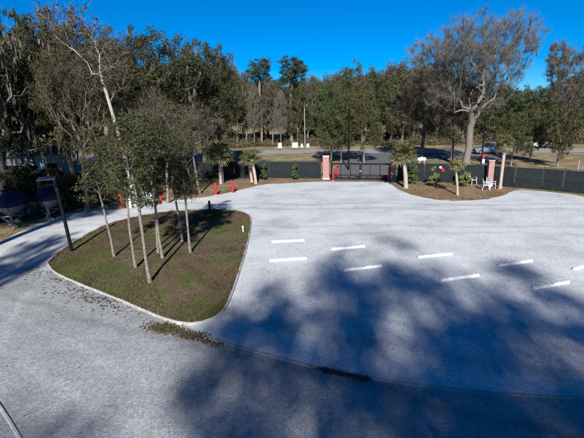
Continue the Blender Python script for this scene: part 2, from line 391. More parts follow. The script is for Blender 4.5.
def curb_run(name, P, closed, wd, top, mat, foot=-.05):
    prof = [(-wd / 2, foot), (-wd / 2, top - .015), (-wd / 2 + .02, top), (wd / 2 - .02, top), (wd / 2, top - .015), (wd / 2, foot)]
    rg = []; m_ = len(P)
    for i, p in enumerate(P):
        a, b = (P[(i - 1) % m_], P[(i + 1) % m_]) if closed else (P[max(i - 1, 0)], P[min(i + 1, m_ - 1)])
        d = Vector((b[0] - a[0], b[1] - a[1])).normalized(); h = .006 * math.sin(i * 1.7)
        rg.append([(p[0] - d.y * o, p[1] + d.x * o, z + h) for o, z in prof])
    if closed: rg.append(rg[0])
    mb = MB(); mb.loft(rg, True, not closed, False)
    return prop(mb.build(name, mat), kind='structure')
curb_run('island_curb', isl, True, .085, .09, M['curb'])
hdr = smooth_outline([G(*p) for p in [(188, 332), (208, 338), (260, 353), (312, 366.6), (365, 377), (415, 385), (471, 391.5), (534, 396), (600, 399), (700, 402)]], 4, 0, 1, False)
curb_run('concrete_edging_strip', hdr, False, .12, .03, M['strip'])
curb_run('corner_edging_strip', [G(-20, 380), G(0, 407), G(10, 422), G(22, 442), G(50, 480)], False, .09, .04, M['curb'])

# ------------------------------------------------------------------ growing trees
def grow(seed, H, lobes, trunk_top, base_r, n_targets=260, lean=(0, 0), step=.9, droop=.0, wob=.12, tip=.012, p=2.35):
    """trunk polyline + branches that reach for points spread through the crown lobes -> nodes, parents, radii"""
    rg = np.random.default_rng(seed)
    nt_ = max(5, int(trunk_top / .8)); ts = np.linspace(0, 1, nt_)
    tr = np.stack([lean[0] * ts ** 1.3, lean[1] * ts ** 1.3, trunk_top * ts], 1)
    tr[1:, :2] += np.cumsum(rg.normal(0, wob * .3, (nt_ - 1, 2)), 0)
    nodes = [v for v in tr]; par = [-1] + list(range(nt_ - 1)); plen = list(np.linspace(0, trunk_top, nt_))
    T = []
    wts = np.array([l[1][0] * l[1][1] * l[1][2] for l in lobes]) ** .8; wts /= wts.sum()
    for _ in range(n_targets):
        c, r = lobes[rg.choice(len(lobes), p=wts)]
        d = rg.normal(size=3); d /= np.linalg.norm(d); rad = rg.uniform(.15, 1) ** .45
        T.append(np.array(c) + d * rad * np.array(r))
    T = np.array(T); top = tr[-1]
    order = np.argsort(np.linalg.norm(T - top, axis=1) + rg.normal(0, .3, len(T)))
    first = max(2, int(nt_ * .45))
    N = np.array(nodes); PL = np.array(plen); ok = np.array([i >= first for i in range(nt_)])
    for ti in order:
        t = T[ti]; d = np.linalg.norm(N - t, axis=1); below = np.maximum(0, N[:, 2] - t[2])
        cost = d + .28 * PL + 1.0 * below + np.where(ok, 0, 1e3); i = int(np.argmin(cost))
        k = max(1, int(math.ceil(d[i] / step))); a = N[i]; L = d[i]; prev = i; newp = []
        side = rg.normal(0, .12 * L, 3)
        for q in range(1, k + 1):
            u = q / k; bow = math.sin(math.pi * u)
            v = a + (t - a) * u + bow * side * .6 + np.array([0, 0, bow * L * (.10 - droop)]) + (rg.normal(0, wob * .35, 3) if q < k else 0)
            newp.append(v); par.append(prev); prev = len(N) + len(newp) - 1
        N = np.vstack([N, newp]); PL = np.concatenate([PL, PL[i] + np.arange(1, k + 1) * L / k]); ok = np.concatenate([ok, np.ones(k, bool)])
    par = np.array(par); r = np.zeros(len(N)); kids = [[] for _ in N]
    for i in range(1, len(N)): kids[par[i]].append(i)
    tips = sum(1 for k in kids if not k); p = min(3.0, max(1.5, math.log(tips) / math.log(base_r / tip)))
    for i in range(len(N) - 1, -1, -1):
        r[i] = tip if not kids[i] else sum(r[k] ** p for k in kids[i]) ** (1 / p)
    flare = np.exp(-N[:, 2] / .28) * .5; r = r * (1 + np.where(np.arange(len(N)) < nt_, flare, 0))
    return N, par, r, kids
def wood_mesh(name, tree, mat, rmin=.0):
    N, par, r, kids = tree; mb_v, loops, starts = [], [], []; nv = 0
    stack = [(0, None)]
    while stack:
        i, pa = stack.pop(); ch = [pa, i] if pa is not None else [i]
        while kids[ch[-1]]:
            ks = sorted(kids[ch[-1]], key=lambda k: -r[k])
            for k in ks[1:]: stack.append((k, ch[-1]))
            ch.append(ks[0])
        if len(ch) < 2: continue
        rad = [r[c] for c in ch]
        if pa is not None: rad[0] = min(rad[0], rad[1] * 1.25)
        if max(rad) < rmin: continue
        sd = 9 if rad[0] > .12 else 6 if rad[0] > .05 else 4 if rad[0] > .02 else 3
        pts = N[ch]; u = None
        for q in range(len(ch)):
            d = pts[min(q + 1, len(ch) - 1)] - pts[max(q - 1, 0)]; d = d / (np.linalg.norm(d) + 1e-9)
            if u is None: u = np.cross(d, [0.3, 0.9, 0.1]); u /= np.linalg.norm(u)
            u = u - d * u.dot(d); u /= np.linalg.norm(u) + 1e-9; v = np.cross(d, u)
            an = np.arange(sd) * 2 * math.pi / sd
            mb_v.append(pts[q] + (np.cos(an)[:, None] * u + np.sin(an)[:, None] * v) * rad[q])
        for q in range(len(ch) - 1):
            for k in range(sd):
                starts.append(len(loops)); loops += [nv + q * sd + k, nv + q * sd + (k + 1) % sd, nv + (q + 1) * sd + (k + 1) % sd, nv + (q + 1) * sd + k]
        nv += sd * len(ch)
    return np_mesh(name, np.vstack(mb_v), loops, starts, mat, True)
def leaf_quads(C, size, rg, up=.5, aspect=.55, out=None):
    n = len(C); nrm = rg.normal(size=(n, 3)) * (.8 if out is not None else 1.0) + np.array([0, 0, up * 2 if out is None else up])
    if out is not None: nrm = nrm + out * 1.3
    a = np.cross(nrm, rg.normal(size=(n, 3))); a /= np.linalg.norm(a, axis=1)[:, None] + 1e-9
    b = np.cross(nrm, a); b /= np.linalg.norm(b, axis=1)[:, None] + 1e-9
    s = (size * rg.uniform(.6, 1.4, n))[:, None]
    return np.stack([C - a * s, C + b * s * aspect, C + a * s, C - b * s * aspect], 1)
def outer_nodes(tree, rmax=.03): N, par, r, kids = tree; return np.array([i for i in range(len(N)) if r[i] < rmax])
def leaf_mesh(name, tree, mat, per=24, size=.13, blob=.45, rmax=.03, seed=1, keep=.55, flat=.7):
    """leaves gathered in clumps round the outer twigs, facing outwards, with gaps between the clumps"""
    rg = np.random.default_rng(seed); ids = outer_nodes(tree, rmax)
    ids = ids[rg.random(len(ids)) < keep]; N = tree[0]; per = int(per / keep)
    k = np.repeat(rg.uniform(.55, 1.25, len(ids)), per)[:, None]
    d = rg.normal(size=(len(ids) * per, 3)); d = d / np.linalg.norm(d, axis=1)[:, None] * rg.uniform(.25, 1.25, (len(d), 1)) ** .8
    C = np.repeat(N[ids], per, 0) + d * k * np.array([blob, blob, blob * flat])
    m = C[:, 2] > .12
    return soup(name, leaf_quads(C[m], size, rg, .5, .55, d[m]), mat)
def twig_mesh(name, tree, mat, per=14, length=.8, width=.018, rmax=.03, seed=1, droop=0.0):
    rg = np.random.default_rng(seed); ids = outer_nodes(tree, rmax); N, par = tree[0], tree[1]
    d0 = N[ids] - N[par[ids]]; d0 /= np.linalg.norm(d0, axis=1)[:, None] + 1e-9
    D = np.repeat(d0, per, 0) * .9 + rg.normal(size=(len(ids) * per, 3)) * .75 + np.array([0, 0, .15 - droop]); D /= np.linalg.norm(D, axis=1)[:, None]
    B = np.repeat(N[ids], per, 0) - np.repeat(d0, per, 0) * rg.uniform(0, .5, (len(D), 1))
    L = (length * rg.uniform(.4, 1.3, len(D)))[:, None]; s = np.cross(D, rg.normal(size=D.shape)); s /= np.linalg.norm(s, axis=1)[:, None]
    midp = B + D * L * .55 + rg.normal(size=D.shape) * L * .06; E_ = B + D * L + rg.normal(size=D.shape) * L * .12 - np.array([0, 0, droop * .3])
    k = np.concatenate([np.stack([B - s * width, B + s * width, midp + s * width * .6, midp - s * width * .6], 1), np.stack([midp - s * width * .6, midp + s * width * .6, E_ + s * width * .2, E_ - s * width * .2], 1)])
    k = k[k[:, :, 2].min(1) > .05]
    return soup(name, k, mat)
def moss_mesh(name, tree, mat, n=500, seed=1, rmax=.09, length=1.3):
    rg = np.random.default_rng(seed); ids = outer_nodes(tree, rmax); N = tree[0]
    C = N[rg.choice(ids, n)] + rg.normal(size=(n, 3)) * .15; L = length * rg.uniform(.3, 1.2, n); out = []
    for k in range(3):
        a = rg.uniform(0, math.pi, n); d = np.stack([np.cos(a), np.sin(a), 0 * a], 1) * (rg.uniform(.04, .11, n))[:, None]
        dz = np.stack([rg.normal(0, .07, n), rg.normal(0, .07, n), -L], 1); m_ = C + dz * .5
        out.append(np.stack([C - d * .7, C + d * .7, m_ + d, m_ - d], 1)); out.append(np.stack([m_ - d, m_ + d, C + dz + d * .15, C + dz - d * .15], 1))
    P = np.concatenate(out); P = P[P[:, :, 2].min(1) > .3]
    return soup(name, P, mat)
def lump(seed, H, zc, rx_, ry_, rz_, n=6, off=(0, 0)):
    """a crown as an uneven heap of lobes"""
    rr = random.Random(seed); out = [((off[0], off[1], zc), (rx_ * .7, ry_ * .7, rz_ * .8))]
    for k in range(n):
        a = 2 * math.pi * (k + rr.uniform(-.3, .3)) / n; q = rr.uniform(.45, .7); s = rr.uniform(.32, .5)
        out.append(((off[0] + math.cos(a) * rx_ * q, off[1] + math.sin(a) * ry_ * q, zc + rz_ * rr.uniform(-.45, .55)), (rx_ * s, ry_ * s, rz_ * rr.uniform(.3, .5))))
    wv = [l[1][0] * l[1][1] * l[1][2] for l in out]; mx_ = sum(w_ * l[0][0] for w_, l in zip(wv, out)) / sum(wv) - off[0]; my_ = sum(w_ * l[0][1] for w_, l in zip(wv, out)) / sum(wv) - off[1]
    return [((c[0] - mx_, c[1] - my_, c[2]), r) for c, r in out]

KINDS = {}
def kind(key, parts, H):
    zs = []
    for _, me in parts:
        c = np.empty(len(me.vertices) * 3, np.float32); me.vertices.foreach_get('co', c); zs.append(c[2::3])
    KINDS[key] = (parts, float(np.percentile(np.concatenate(zs), 99.7)))
t = grow(11, 14, lump(1, 14, 8.6, 6.0, 6.0, 5.2, 8), 5.5, .38, 420, wob=.2)
kind('oak_a', [('trunk', wood_mesh('trunk', t, M['bark_dark'])), ('crown', leaf_mesh('crown', t, M['oak'], 64, .08, .62, seed=1, keep=.7)), ('hanging_moss', moss_mesh('hanging_moss', t, M['moss'], 130, 3, length=.8))], 14.3)
t = grow(12, 14, lump(2, 14, 8.2, 5.6, 5.6, 5.6, 9), 5.0, .34, 400, wob=.2)
kind('oak_b', [('trunk', wood_mesh('trunk', t, M['bark_grey'])), ('crown', leaf_mesh('crown', t, M['oak_olive'], 62, .08, .58, seed=2, keep=.6)), ('hanging_moss', moss_mesh('hanging_moss', t, M['moss'], 700, 4, length=1.1))], 14.2)
for q in range(2):
    t = grow(61 + q, 14, lump(41 + q, 14, 8.6, 6.0, 6.0, 5.4, 10), 5.5, .34, 300, wob=.2)
    kind('sparse_%d' % q, [('trunk', wood_mesh('trunk', t, M['bark_dark'])), ('crown', leaf_mesh('crown', t, M['oak'], 40, .10, .66, seed=71 + q, keep=.55))], 14)
green_crown = KINDS['oak_b'][0][1][1].copy(); green_crown.materials[0] = M['mossgreen']
KINDS['oak_d'] = ([KINDS['oak_b'][0][0], ('crown', green_crown), KINDS['oak_b'][0][2]], KINDS['oak_b'][1])
t = grow(13, 14, lump(3, 14, 9.2, 4.6, 4.6, 4.8, 8), 6.0, .26, 330, wob=.2)
kind('oak_c', [('trunk', wood_mesh('trunk', t, M['bark_grey'])), ('crown', leaf_mesh('crown', t, M['rust'], 64, .07, .6, seed=3, keep=.65)), ('twigs', twig_mesh('twigs', t, M['twig_dark'], 8, .9, .012, seed=5))], 14.3)
t = grow(14, 17, lump(4, 17, 10.4, 8.0, 7.4, 6.2, 12), 4.6, .46, 1500, wob=.2, step=.8, tip=.009)
kind('bare_oak', [('trunk', wood_mesh('trunk', t, M['bark_grey'])), ('crown', twig_mesh('crown', t, M['twig'], 34, .75, .0085, seed=6)), ('leaves', leaf_mesh('leaves', t, M['brush'], 1, .07, .4, seed=66)), ('hanging_moss', moss_mesh('hanging_moss', t, M['moss'], 160, 5, .14, .6))], 17.2)
t = grow(15, 16, lump(5, 16, 9.2, 4.6, 4.6, 6.8, 10), 6, .24, 360, wob=.2)
kind('bare_a', [('trunk', wood_mesh('trunk', t, M['bark_grey'])), ('crown', twig_mesh('crown', t, M['twig'], 34, 1.1, .018, seed=7))], 16.1)
t = grow(16, 16, lump(6, 16, 8.8, 5.2, 5.2, 7.0, 10), 5, .26, 360, wob=.24)
kind('bare_b', [('trunk', wood_mesh('trunk', t, M['bark_grey'])), ('crown', twig_mesh('crown', t, M['twig_dark'], 26, 1.1, .018, seed=8)), ('leaves', leaf_mesh('leaves', t, M['brush'], 14, .12, .7, seed=9))], 16)
t = grow(17, 15, lump(7, 15, 7.4, 5.0, 5.0, 7.0, 11), 4, .26, 360, wob=.2)
kind('green_a', [('trunk', wood_mesh('trunk', t, M['bark_grey'])), ('crown', leaf_mesh('crown', t, M['oak_olive'], 38, .13, .8, seed=10))], 15)
t = grow(18, 15, lump(8, 15, 7.4, 4.6, 4.6, 7.0, 11), 4, .24, 340, wob=.2)
kind('green_b', [('trunk', wood_mesh('trunk', t, M['bark_dark'])), ('crown', leaf_mesh('crown', t, M['green'], 36, .125, .8, seed=11))], 14.8)
pl = [((0, 0, 18.2), (2.2, 2.2, 2.6)), ((1.3, .5, 16.2), (1.7, 1.6, 1.2)), ((-1.4, -.4, 16.8), (1.7, 1.6, 1.3)), ((.2, 1.2, 15.0), (1.6, 1.6, 1)), ((-.4, -1.3, 17.6), (1.6, 1.5, 1.4)), ((.9, -1.0, 19.2), (1.3, 1.3, 1.2))]
t = grow(19, 21, pl, 17, .24, 190, wob=.15)
kind('pine', [('trunk', wood_mesh('trunk', t, M['bark_pine'])), ('crown', leaf_mesh('crown', t, M['pine'], 46, .11, .6, seed=12, flat=.85))], 21.2)
for q, sd_ in enumerate((21, 22, 23, 24)):
    rr = random.Random(sd_)
    t = grow(sd_, 7, lump(sd_, 7, 5.4, 1.35, 1.35, 2.9, 8), 4.6, .068, 130, (rr.uniform(-.25, .15), rr.uniform(-.2, .2)), .5, wob=.09, tip=.006)
    kind('young_%d' % q, [('trunk', wood_mesh('trunk', t, M['bark_young'])), ('crown', leaf_mesh('crown', t, M['oak_olive'], 34, .048, .34, seed=30 + q, keep=.5)), ('twigs', twig_mesh('twigs', t, M['twig_dark'], 4, .45, .005, seed=40 + q))], 7.0)
t = grow(25, 14, [((-2.4, 0, 11.0), (1.8, 1.8, 2.8)), ((-1.0, .4, 9.6), (2, 1.6, 1.6)), ((-3.5, -.3, 12.4), (1.5, 1.2, 1.6)), ((-3.6, .5, 9.2), (1.6, 1.2, .8)), ((-.2, .5, 10.6), (1.2, 1, 1.4))], 9.2, .15, 120, (-1.35, -.3), .7, wob=.1, tip=.007)
kind('leaning', [('trunk', wood_mesh('trunk', t, M['bark_pale'])), ('crown', leaf_mesh('crown', t, M['rust'], 6, .10, .4, seed=50)), ('twigs', twig_mesh('twigs', t, M['twig'], 8, .8, .010, seed=51))], 14)
for q, sd_ in enumerate((26, 27)):
    t = grow(sd_, 9, lump(sd_, 9, 6.2, 2.4, 2.4, 3.0, 6), 4.2, .10, 120, (.2, 0), .7, wob=.2, tip=.006)
    kind('thin_%d' % q, [('trunk', wood_mesh('trunk', t, M['bark_young'])), ('crown', twig_mesh('crown', t, M['twig_dark'], 14, .9, .010, seed=52 + q)), ('leaves', leaf_mesh('leaves', t, M['oak_olive'], 5, .09, .4, seed=54 + q))], 9.2)
for q, (sd_, lv) in enumerate(((28, 'shrub'), (29, 'shrub_y'))):
    t = grow(sd_, 1.7, [((0, 0, .55), (.42, .42, .45)), ((0, 0, 1.1), (.28, .28, .5))], .9, .03, 60, (0, 0), .25, wob=.04, tip=.004)
    kind('shrub_%d' % q, [('stem', wood_mesh('stem', t, M['bark_dark'])), ('crown', leaf_mesh('crown', t, M[lv], 44, .05, .13, seed=56 + q))], 1.65)
t = grow(31, 4, [((0, 0, 2.2), (1.7, 1.7, 1.5)), ((.8, .3, 1.4), (1.2, 1.2, 1.0)), ((-.9, -.2, 1.6), (1.2, 1.2, 1.1))], 1.0, .07, 120, (0, 0), .5, wob=.12, tip=.006)
kind('bush', [('stem', wood_mesh('stem', t, M['bark_dark'])), ('crown', leaf_mesh('crown', t, M['oak_olive'], 46, .075, .34, seed=58))], 3.9)

def tree(key, x, y, h, label, cat='tree', group=None, rz=None, wide=1.0, name='tree', mats=None):
    parts, H = KINDS[key]; s = h / H
    e = empty(name, x, y, 0, 0, label, cat, group)
    rz = rng.uniform(0, 6.28) if rz is None else rz
    for pn, me in parts:
        o = link(pn, me, e, (0, 0, -.03), (0, 0, rz), (s * wide, s * wide, s))
        if pn in ('hanging_moss', 'twigs', 'leaves'): o['kind'] = 'stuff'
    return e
def tree_px(key, px, py, pytop, label, wide=1.0, **kw):
    x, y = G(px, py); return tree(key, x, y, height(x, y, pytop), label, wide=wide, **kw)

# ------------------------------------------------------------------ trees
ORD = ['first', 'second', 'third', 'fourth', 'fifth', 'sixth', 'seventh', 'eighth', 'ninth', 'tenth', 'eleventh', 'twelfth', 'thirteenth']
LG = 'trees along the left edge of the lane'
tree_px('oak_b', 6, 203, 11, 'moss-hung grey-green oak at the far left edge behind the blue covered boat', .95, group=LG, name='mossy_oak', rz=.4)
tree_px('oak_d', 38, 192, 12, 'tall yellow-green mossy oak rising behind the boat with the white hard top', .8, group=LG, name='mossy_oak', rz=2.6)
tree_px('oak_c', 87, 212, 48, 'brown-olive oak with a thick grey trunk left of the leaning pale tree', .62, group=LG, name='brown_oak', rz=1.1)
tree_px('oak_c', 74, 194, 10, 'tallest brown-leaved oak of the left group, behind the leaning trunk top', .62, group=LG, name='brown_oak', rz=2.0)
tree_px('leaning', 137, 210, 2, 'tall slender pale-barked tree leaning left across the other crowns', 1.0, group=LG, name='leaning_tree', rz=.12)
tree_px('oak_c', 118, 190, 24, 'brown-leaved oak just right of the leaning pale trunk', .75, group=LG, name='brown_oak', rz=4.0)
tree_px('oak_b', 75, 190, 60, 'low olive oak behind the thick grey trunk', .9, group=LG, name='low_oak', rz=5.0)
tree_px('thin_0', 168, 203, 95, 'thin bare tree with pale twigs left of the fan palm with the thick crown', 1.1, group=LG, name='bare_sapling', rz=1.0)
tree_px('thin_1', 200, 194, 100, 'thin bare tree leaning over the lane nearest the tall fan palm', 1.1, group=LG, name='bare_sapling', rz=3.0)
tree_px('thin_1', 150, 199, 85, 'twiggy bare sapling behind the white meter boxes', 1.0, group=LG, name='bare_sapling', rz=5.0)
tree_px('oak_a', 176, 186, 31, 'large dark evergreen oak with a rounded top in the left half', .80, group=LG, name='dark_oak', rz=.8)
tree_px('oak_a', 207, 178, 47, 'dark evergreen oak directly behind the tall fan palm', .72, group=LG, name='dark_oak', rz=3.5)
tree_px('oak_a', 140, 186, 62, 'dark evergreen oak filling the gap behind the leaning pale trunk', .95, group=LG, name='dark_oak', rz=5.2)
tree_px('oak_a', 222, 165, 62, 'dark oak at the right end of the left tree mass, before the far pines', .65, group=LG, name='dark_oak', rz=2.2)
for i, (px, py, pt, rz) in enumerate(((-30, 190, 24, 1.0), (20, 178, 36, 2.0), (60, 176, 30, 3.3), (105, 174, 36, 4.4), (150, 170, 55, 1.7), (190, 166, 62, .3))):
    tree_px('green_a', px, py, pt, 'dull green tree, %s from the left in the shaded row behind the left oaks' % ORD[i], .95, group='second row behind the left oaks', name='green_tree', rz=rz)
for px, py, pt, lb in ((78, 208, 176, 'olive bush at the foot of the thick grey trunk'), (9, 201, 164, 'dark bush in front of the pale shed at the left edge'), (36, 197, 162, 'dark bush in front of the pale shed door'), (52, 199, 168, 'olive bush between the boat hard top and the grey fence panel'), (110, 203, 172, 'olive bush just left of the teal-capped pedestal'), (180, 196, 176, 'olive bush right of the lone red bollard'), (22, 204, 176, 'dark bush between the two covered boats')):
    tree_px('bush', px, py, pt, lb, 1.0, cat='bush', group='bushes along the lane', name='bush')
# young trees on the island
IG = 'young trees on the grass island'
for i, (px, py, h, k, rz, lb) in enumerate([
        (114.6, 259.7, 6.2, 0, .3, 'young tree on the island nearest the dark pole'),
        (136, 271, 6.6, 1, 1.2, 'young tree on the island second from the dark pole, leaning left'),
        (150.4, 285.3, 7.0, 2, 2.0, 'young tree on the island nearest the camera, pale thick trunk'),
        (163, 261.6, 7.2, 3, 3.3, 'young tree on the island directly behind the nearest pale trunk'),
        (158.6, 256.5, 6.0, 0, 4.1, 'thin young tree close behind the middle trunk of the island'),
        (183, 244.6, 6.4, 1, 5.2, 'young tree farthest back on the island'),
        (190.7, 256, 6.0, 2, .9, 'young tree on the island farthest to the right')]):
    x, y = G(px, py); e = tree('young_%d' % k, x, y, h, lb, group=IG, rz=rz, name='young_tree'); e.location.z = isl_z(x, y)
    e.rotation_euler = (R(rng.uniform(-1.5, 1.5)), R(-1.5 - (1.5 if i == 1 else 0)), 0)

# beyond the fence and the road
tree_px('bare_oak', 466, 168, 17, 'huge bare grey oak with wide twiggy crown right of centre', .80, name='bare_oak', rz=2.2)
tree_px('bare_b', 452, 163, 70, 'dark-trunked tree just left of the huge bare oak', .8, name='dark_tree', rz=1.0)
tree_px('bare_b', 422, 157, 62, 'grey bare tree with pale limbs left of the huge bare oak', 1.05, name='bare_tree', rz=.2)
tree_px('green_b', 331, 164, 82, 'green leafy tree right behind the left gate pillar', .72, name='green_tree', rz=.5)
tree_px('green_a', 341, 162, 88, 'olive green tree behind the middle of the gate', .62, name='green_tree', rz=1.5)
tree_px('green_a', 364, 163, 86, 'olive grey tree behind the right half of the gate', .62, name='green_tree', rz=2.5)
tree_px('green_a', 511, 167, 108, 'small olive tree just behind the fence right of the tall thin palm', .75, name='small_tree', rz=2.0)
tree_px('green_a', 530, 162, 105, 'small olive tree behind the right fence, middle of three', .7, name='small_tree', rz=3.0)
tree_px('green_a', 557, 167, 100, 'small olive tree behind the right fence, nearest the frame edge', .7, name='small_tree', rz=4.0)
tree_px('bare_b', 561, 150, 40, 'tall fine-leaved tree with fan-shaped top at the right edge', .62, name='fan_topped_tree', rz=4.3)
tree_px('pine', 262, 146, 58, 'tall pine left of the thin grey pole, smaller crown', 1.2, name='pine_tree', rz=.3, group='pines over the far wood')
tree_px('pine', 292, 146, 56, 'tall pine left of the thin grey pole, broad dark crown', 1.5, name='pine_tree', rz=1.9, group='pines over the far wood')
tree_px('pine', 300, 145, 76, 'shorter pine tucked right of the broad-crowned pine', .9, name='pine_tree', rz=4.0, group='pines over the far wood')
def rank(spec, label, group, name):
    for i, (px, py, pt, key, wd) in enumerate(spec):
        tree_px(key, px, py, pt, label.replace('#', ORD[i] + ' from the left'), wd, group=group, name=name)
rank([(229, 146, 62, 'bare_b', .8), (238, 147, 74, 'green_a', .6), (247, 146, 72, 'bare_b', .6), (255, 147, 84, 'bare_a', .5), (264, 145, 78, 'green_a', .6), (273, 146, 80, 'bare_b', .6), (281, 147, 90, 'bare_a', .5), (289, 145, 88, 'bare_b', .6), (298, 146, 82, 'green_a', .6), (308, 145, 76, 'bare_b', .7), (318, 145, 78, 'bare_a', .7)],
     'grey-brown bare tree, # behind the white utility boxes', 'bare trees in the far wood, left of the gate', 'bare_tree')
rank([(328, 145, 76, 'green_a', .7), (337, 144, 72, 'bare_b', .8), (346, 145, 74, 'green_b', .6), (353, 144, 61, 'green_a', .5), (362, 145, 74, 'bare_b', .8), (371, 144, 68, 'green_a', .6), (381, 145, 70, 'green_b', .8), (391, 144, 64, 'bare_b', .8), (402, 145, 62, 'green_a', .8), (413, 144, 66, 'bare_b', .9), (436, 144, 64, 'green_a', .8)],
     'grey-olive tree, # in the far wood between gate and huge bare oak', 'far wood behind the gate', 'wood_tree')
rank([(448, 143, 80, 'green_a', .9), (462, 143, 84, 'green_a', .9), (476, 142, 84, 'green_b', .9), (490, 142, 82, 'green_a', .9), (504, 142, 84, 'green_b', .9), (518, 141, 86, 'green_a', .9), (532, 141, 86, 'green_b', .9), (545, 141, 84, 'green_a', .9), (572, 141, 74, 'green_a', .9), (588, 141, 70, 'green_b', .9), (612, 140, 66, 'green_a', .9)],
     'dark green tree, # in the wood right of the huge bare oak', 'far wood at the right', 'wood_tree')
rank([(222, 139, 78, 'green_a', 1.1), (244, 139, 76, 'green_a', 1.1), (268, 139, 80, 'green_a', 1.1), (290, 138.5, 82, 'green_a', 1.1), (312, 138, 78, 'green_a', 1.1), (334, 138, 84, 'green_a', 1.1), (357, 138, 80, 'green_b', 1.1), (380, 138, 78, 'green_a', 1.1), (403, 138, 76, 'green_b', 1.1), (427, 138, 76, 'green_a', 1.1)],
     'dark tree, # in the half-hidden rear rank of the far wood', 'rear rank of the far wood', 'wood_tree')

# undergrowth along the edge of the far wood
rg = np.random.default_rng(77); n_ = 70000; u = rg.random(n_)
ex = np.interp(u, [0, .25, .5, .75, 1], [G(150, 154)[0], G(265, 146.6)[0], G(340, 145.8)[0], G(450, 145.6)[0], G(640, 144)[0]])
ey = np.interp(u, [0, .25, .5, .75, 1], [G(150, 154)[1], G(265, 146.6)[1], G(340, 145.8)[1], G(450, 145.6)[1], G(640, 144)[1]]) + rg.uniform(0, 16, n_)
hh = (3.6 + 1.6 * np.sin(ex * .31) + 1.4 * np.sin(ex * .83 + 1)).clip(1.2, 6.5) * .62 * np.clip(.25 + (ey - np.interp(u, [0, .25, .5, .75, 1], [G(150, 154)[1], G(265, 146.6)[1], G(340, 145.8)[1], G(450, 145.6)[1], G(640, 144)[1]])) / 7, .25, 1)
C = np.stack([ex, ey, hh * rg.random(n_) ** .8 + .1], 1)
prop(link('undergrowth', soup('undergrowth', leaf_quads(C, .22, rg, .1, .3), M['brush'])), 'grey-brown undergrowth along the foot of the far wood', 'undergrowth', kind='stuff')

# trees behind the viewer, whose shade falls across the lot
SG = 'tall trees behind the viewpoint shading the lot'
for q, (x, y, h, k, wd) in enumerate(((-4.2, -26, 19.6, 'sparse_0', .42), (-.9, -25, 21.4, 'sparse_0', .40), (2.4, -25, 23.2, 'oak_c', .40), (6.0, -26, 23.6, 'sparse_1', .46), (9.2, -25, 21.6, 'oak_c', .34), (13.2, -25.5, 21.8, 'oak_b', .36), (18.4, -25, 23.6, 'oak_b', .42))):
    tree(k, x, y, h, 'tall oak behind the viewpoint casting shade on the gravel', group=SG, name='shade_oak', rz=q * 1.3 + .4)
tree('oak_a', -20.8, 17.6, 15, 'broad oak added out of view to shade the covered boats', name='shade_oak', wide=.95, rz=1)  # unseen oak, added so its crown darkens the boats
for px_, py_ in ((-17.2, 13.0), (-21, 13.6)): tree('pine', px_, py_, 13.2, 'tall-trunked pine added out of view to shade the covered boats', name='added_shade_pine', wide=1.8, group='unseen pines added for shade on the boats')  # unseen pines with high crowns, added to deepen the shade on the boats
tree('oak_a', -31, 25, 13.5, 'oak left of the view, behind the one shading the boats', name='shade_oak', wide=.95, rz=3)
tree('oak_a', -14.6, 4.6, 12.2, 'slim tree left of the view casting a band of shade over the lane', name='slim_tree', wide=.34, rz=1)

# ------------------------------------------------------------------ palms
def frond_mesh(name, mat, seed, L=1.25, leaves=15):
    rr = random.Random(seed); q = []
    def quad(a, b, wa, wb):
        d = (b - a).normalized(); s = d.cross(Vector((0, 0, 1)))
        s = s.normalized() if s.length > .01 else Vector((1, 0, 0)); q.append([a - s * wa, a + s * wa, b + s * wb, b - s * wb])
    pet = [Vector((0, 0, 0)), Vector((L * .28, 0, .05)), Vector((L * .5, 0, .04))]
    for a, b in zip(pet, pet[1:]): quad(a, b, .018, .014)
    h = pet[-1]
    for k in range(leaves):
        an = R(-105 + 210 * k / (leaves - 1)) + rr.uniform(-.05, .05); ln = L * (.62 - .16 * abs(an) / 1.8) * rr.uniform(.88, 1.08)
        d = Vector((math.cos(an), math.sin(an), .05)); m = h + d * ln * .55 + Vector((0, 0, -.03 + rr.uniform(-.02, .02))); e = h + d * ln + Vector((0, 0, -.16 - rr.uniform(0, .14)))
        quad(h, m, .014, .045); quad(m, e, .045, .006)
    return soup(name, np.array([[list(v) for v in f] for f in q]), mat)
FR = {k: [frond_mesh('frond', M[k], 5 + i) for i in range(2)] for k in ('palm', 'palm_y', 'palm_dry')}
def palm(px, py, pytop, label, crown, r0, nf, mk='palm', lean=(0, 0), trunks=None, frac=.92):
    x, y = G(px, py); h = height(x, y, pytop); e = empty('palm_tree', x, y, 0, 0, label, 'palm', 'fan palms'); rr = random.Random(int(px))
    th = h - crown * .72
    pts = [(lean[0] * (k / 8) ** 1.4, lean[1] * (k / 8), -.03 + th * k / 8) for k in range(9)]
    MB().tube(pts, [r0 * (1.25 if k == 0 else 1.0 if k < 7 else 1.12) * rr.uniform(.94, 1.06) for k in range(9)], 10).build('trunk', M['bark_palm'], e)
    top = pts[-1]
    for k in range(nf):
        az = k * 2.39996 + rr.uniform(-.2, .2); el = R(82 - 112 * (k / nf) ** .9 + rr.uniform(-8, 8))
        key = 'palm_dry' if k >= nf - 3 and mk == 'palm' else mk; s = crown / 1.25 * rr.uniform(.85, 1.1)
        link('frond', FR[key][k % 2], e, (top[0], top[1], top[2] - .05), (0, -el, az), (s, s, s))
    return e
palm(221, 184, 143, 'tall fan palm with a full round crown left of the double palm', 1.6, .16, 46)
palm(252, 182, 151, 'left-leaning trunk of the double fan palm by the left fence', .95, .15, 26, lean=(-.35, 0))
palm(256, 184, 152, 'right pale trunk of the double fan palm by the left fence', .95, .15, 24, lean=(-.3, 0))
palm(406, 188, 144, 'fan palm standing just right of the gate', 1.35, .19, 36, lean=(-.35, 0))
palm(457.5, 195, 159, 'short leaning palm with a few yellow-green fronds near the white chairs', .75, .095, 16, 'palm_y', (-.35, 0))
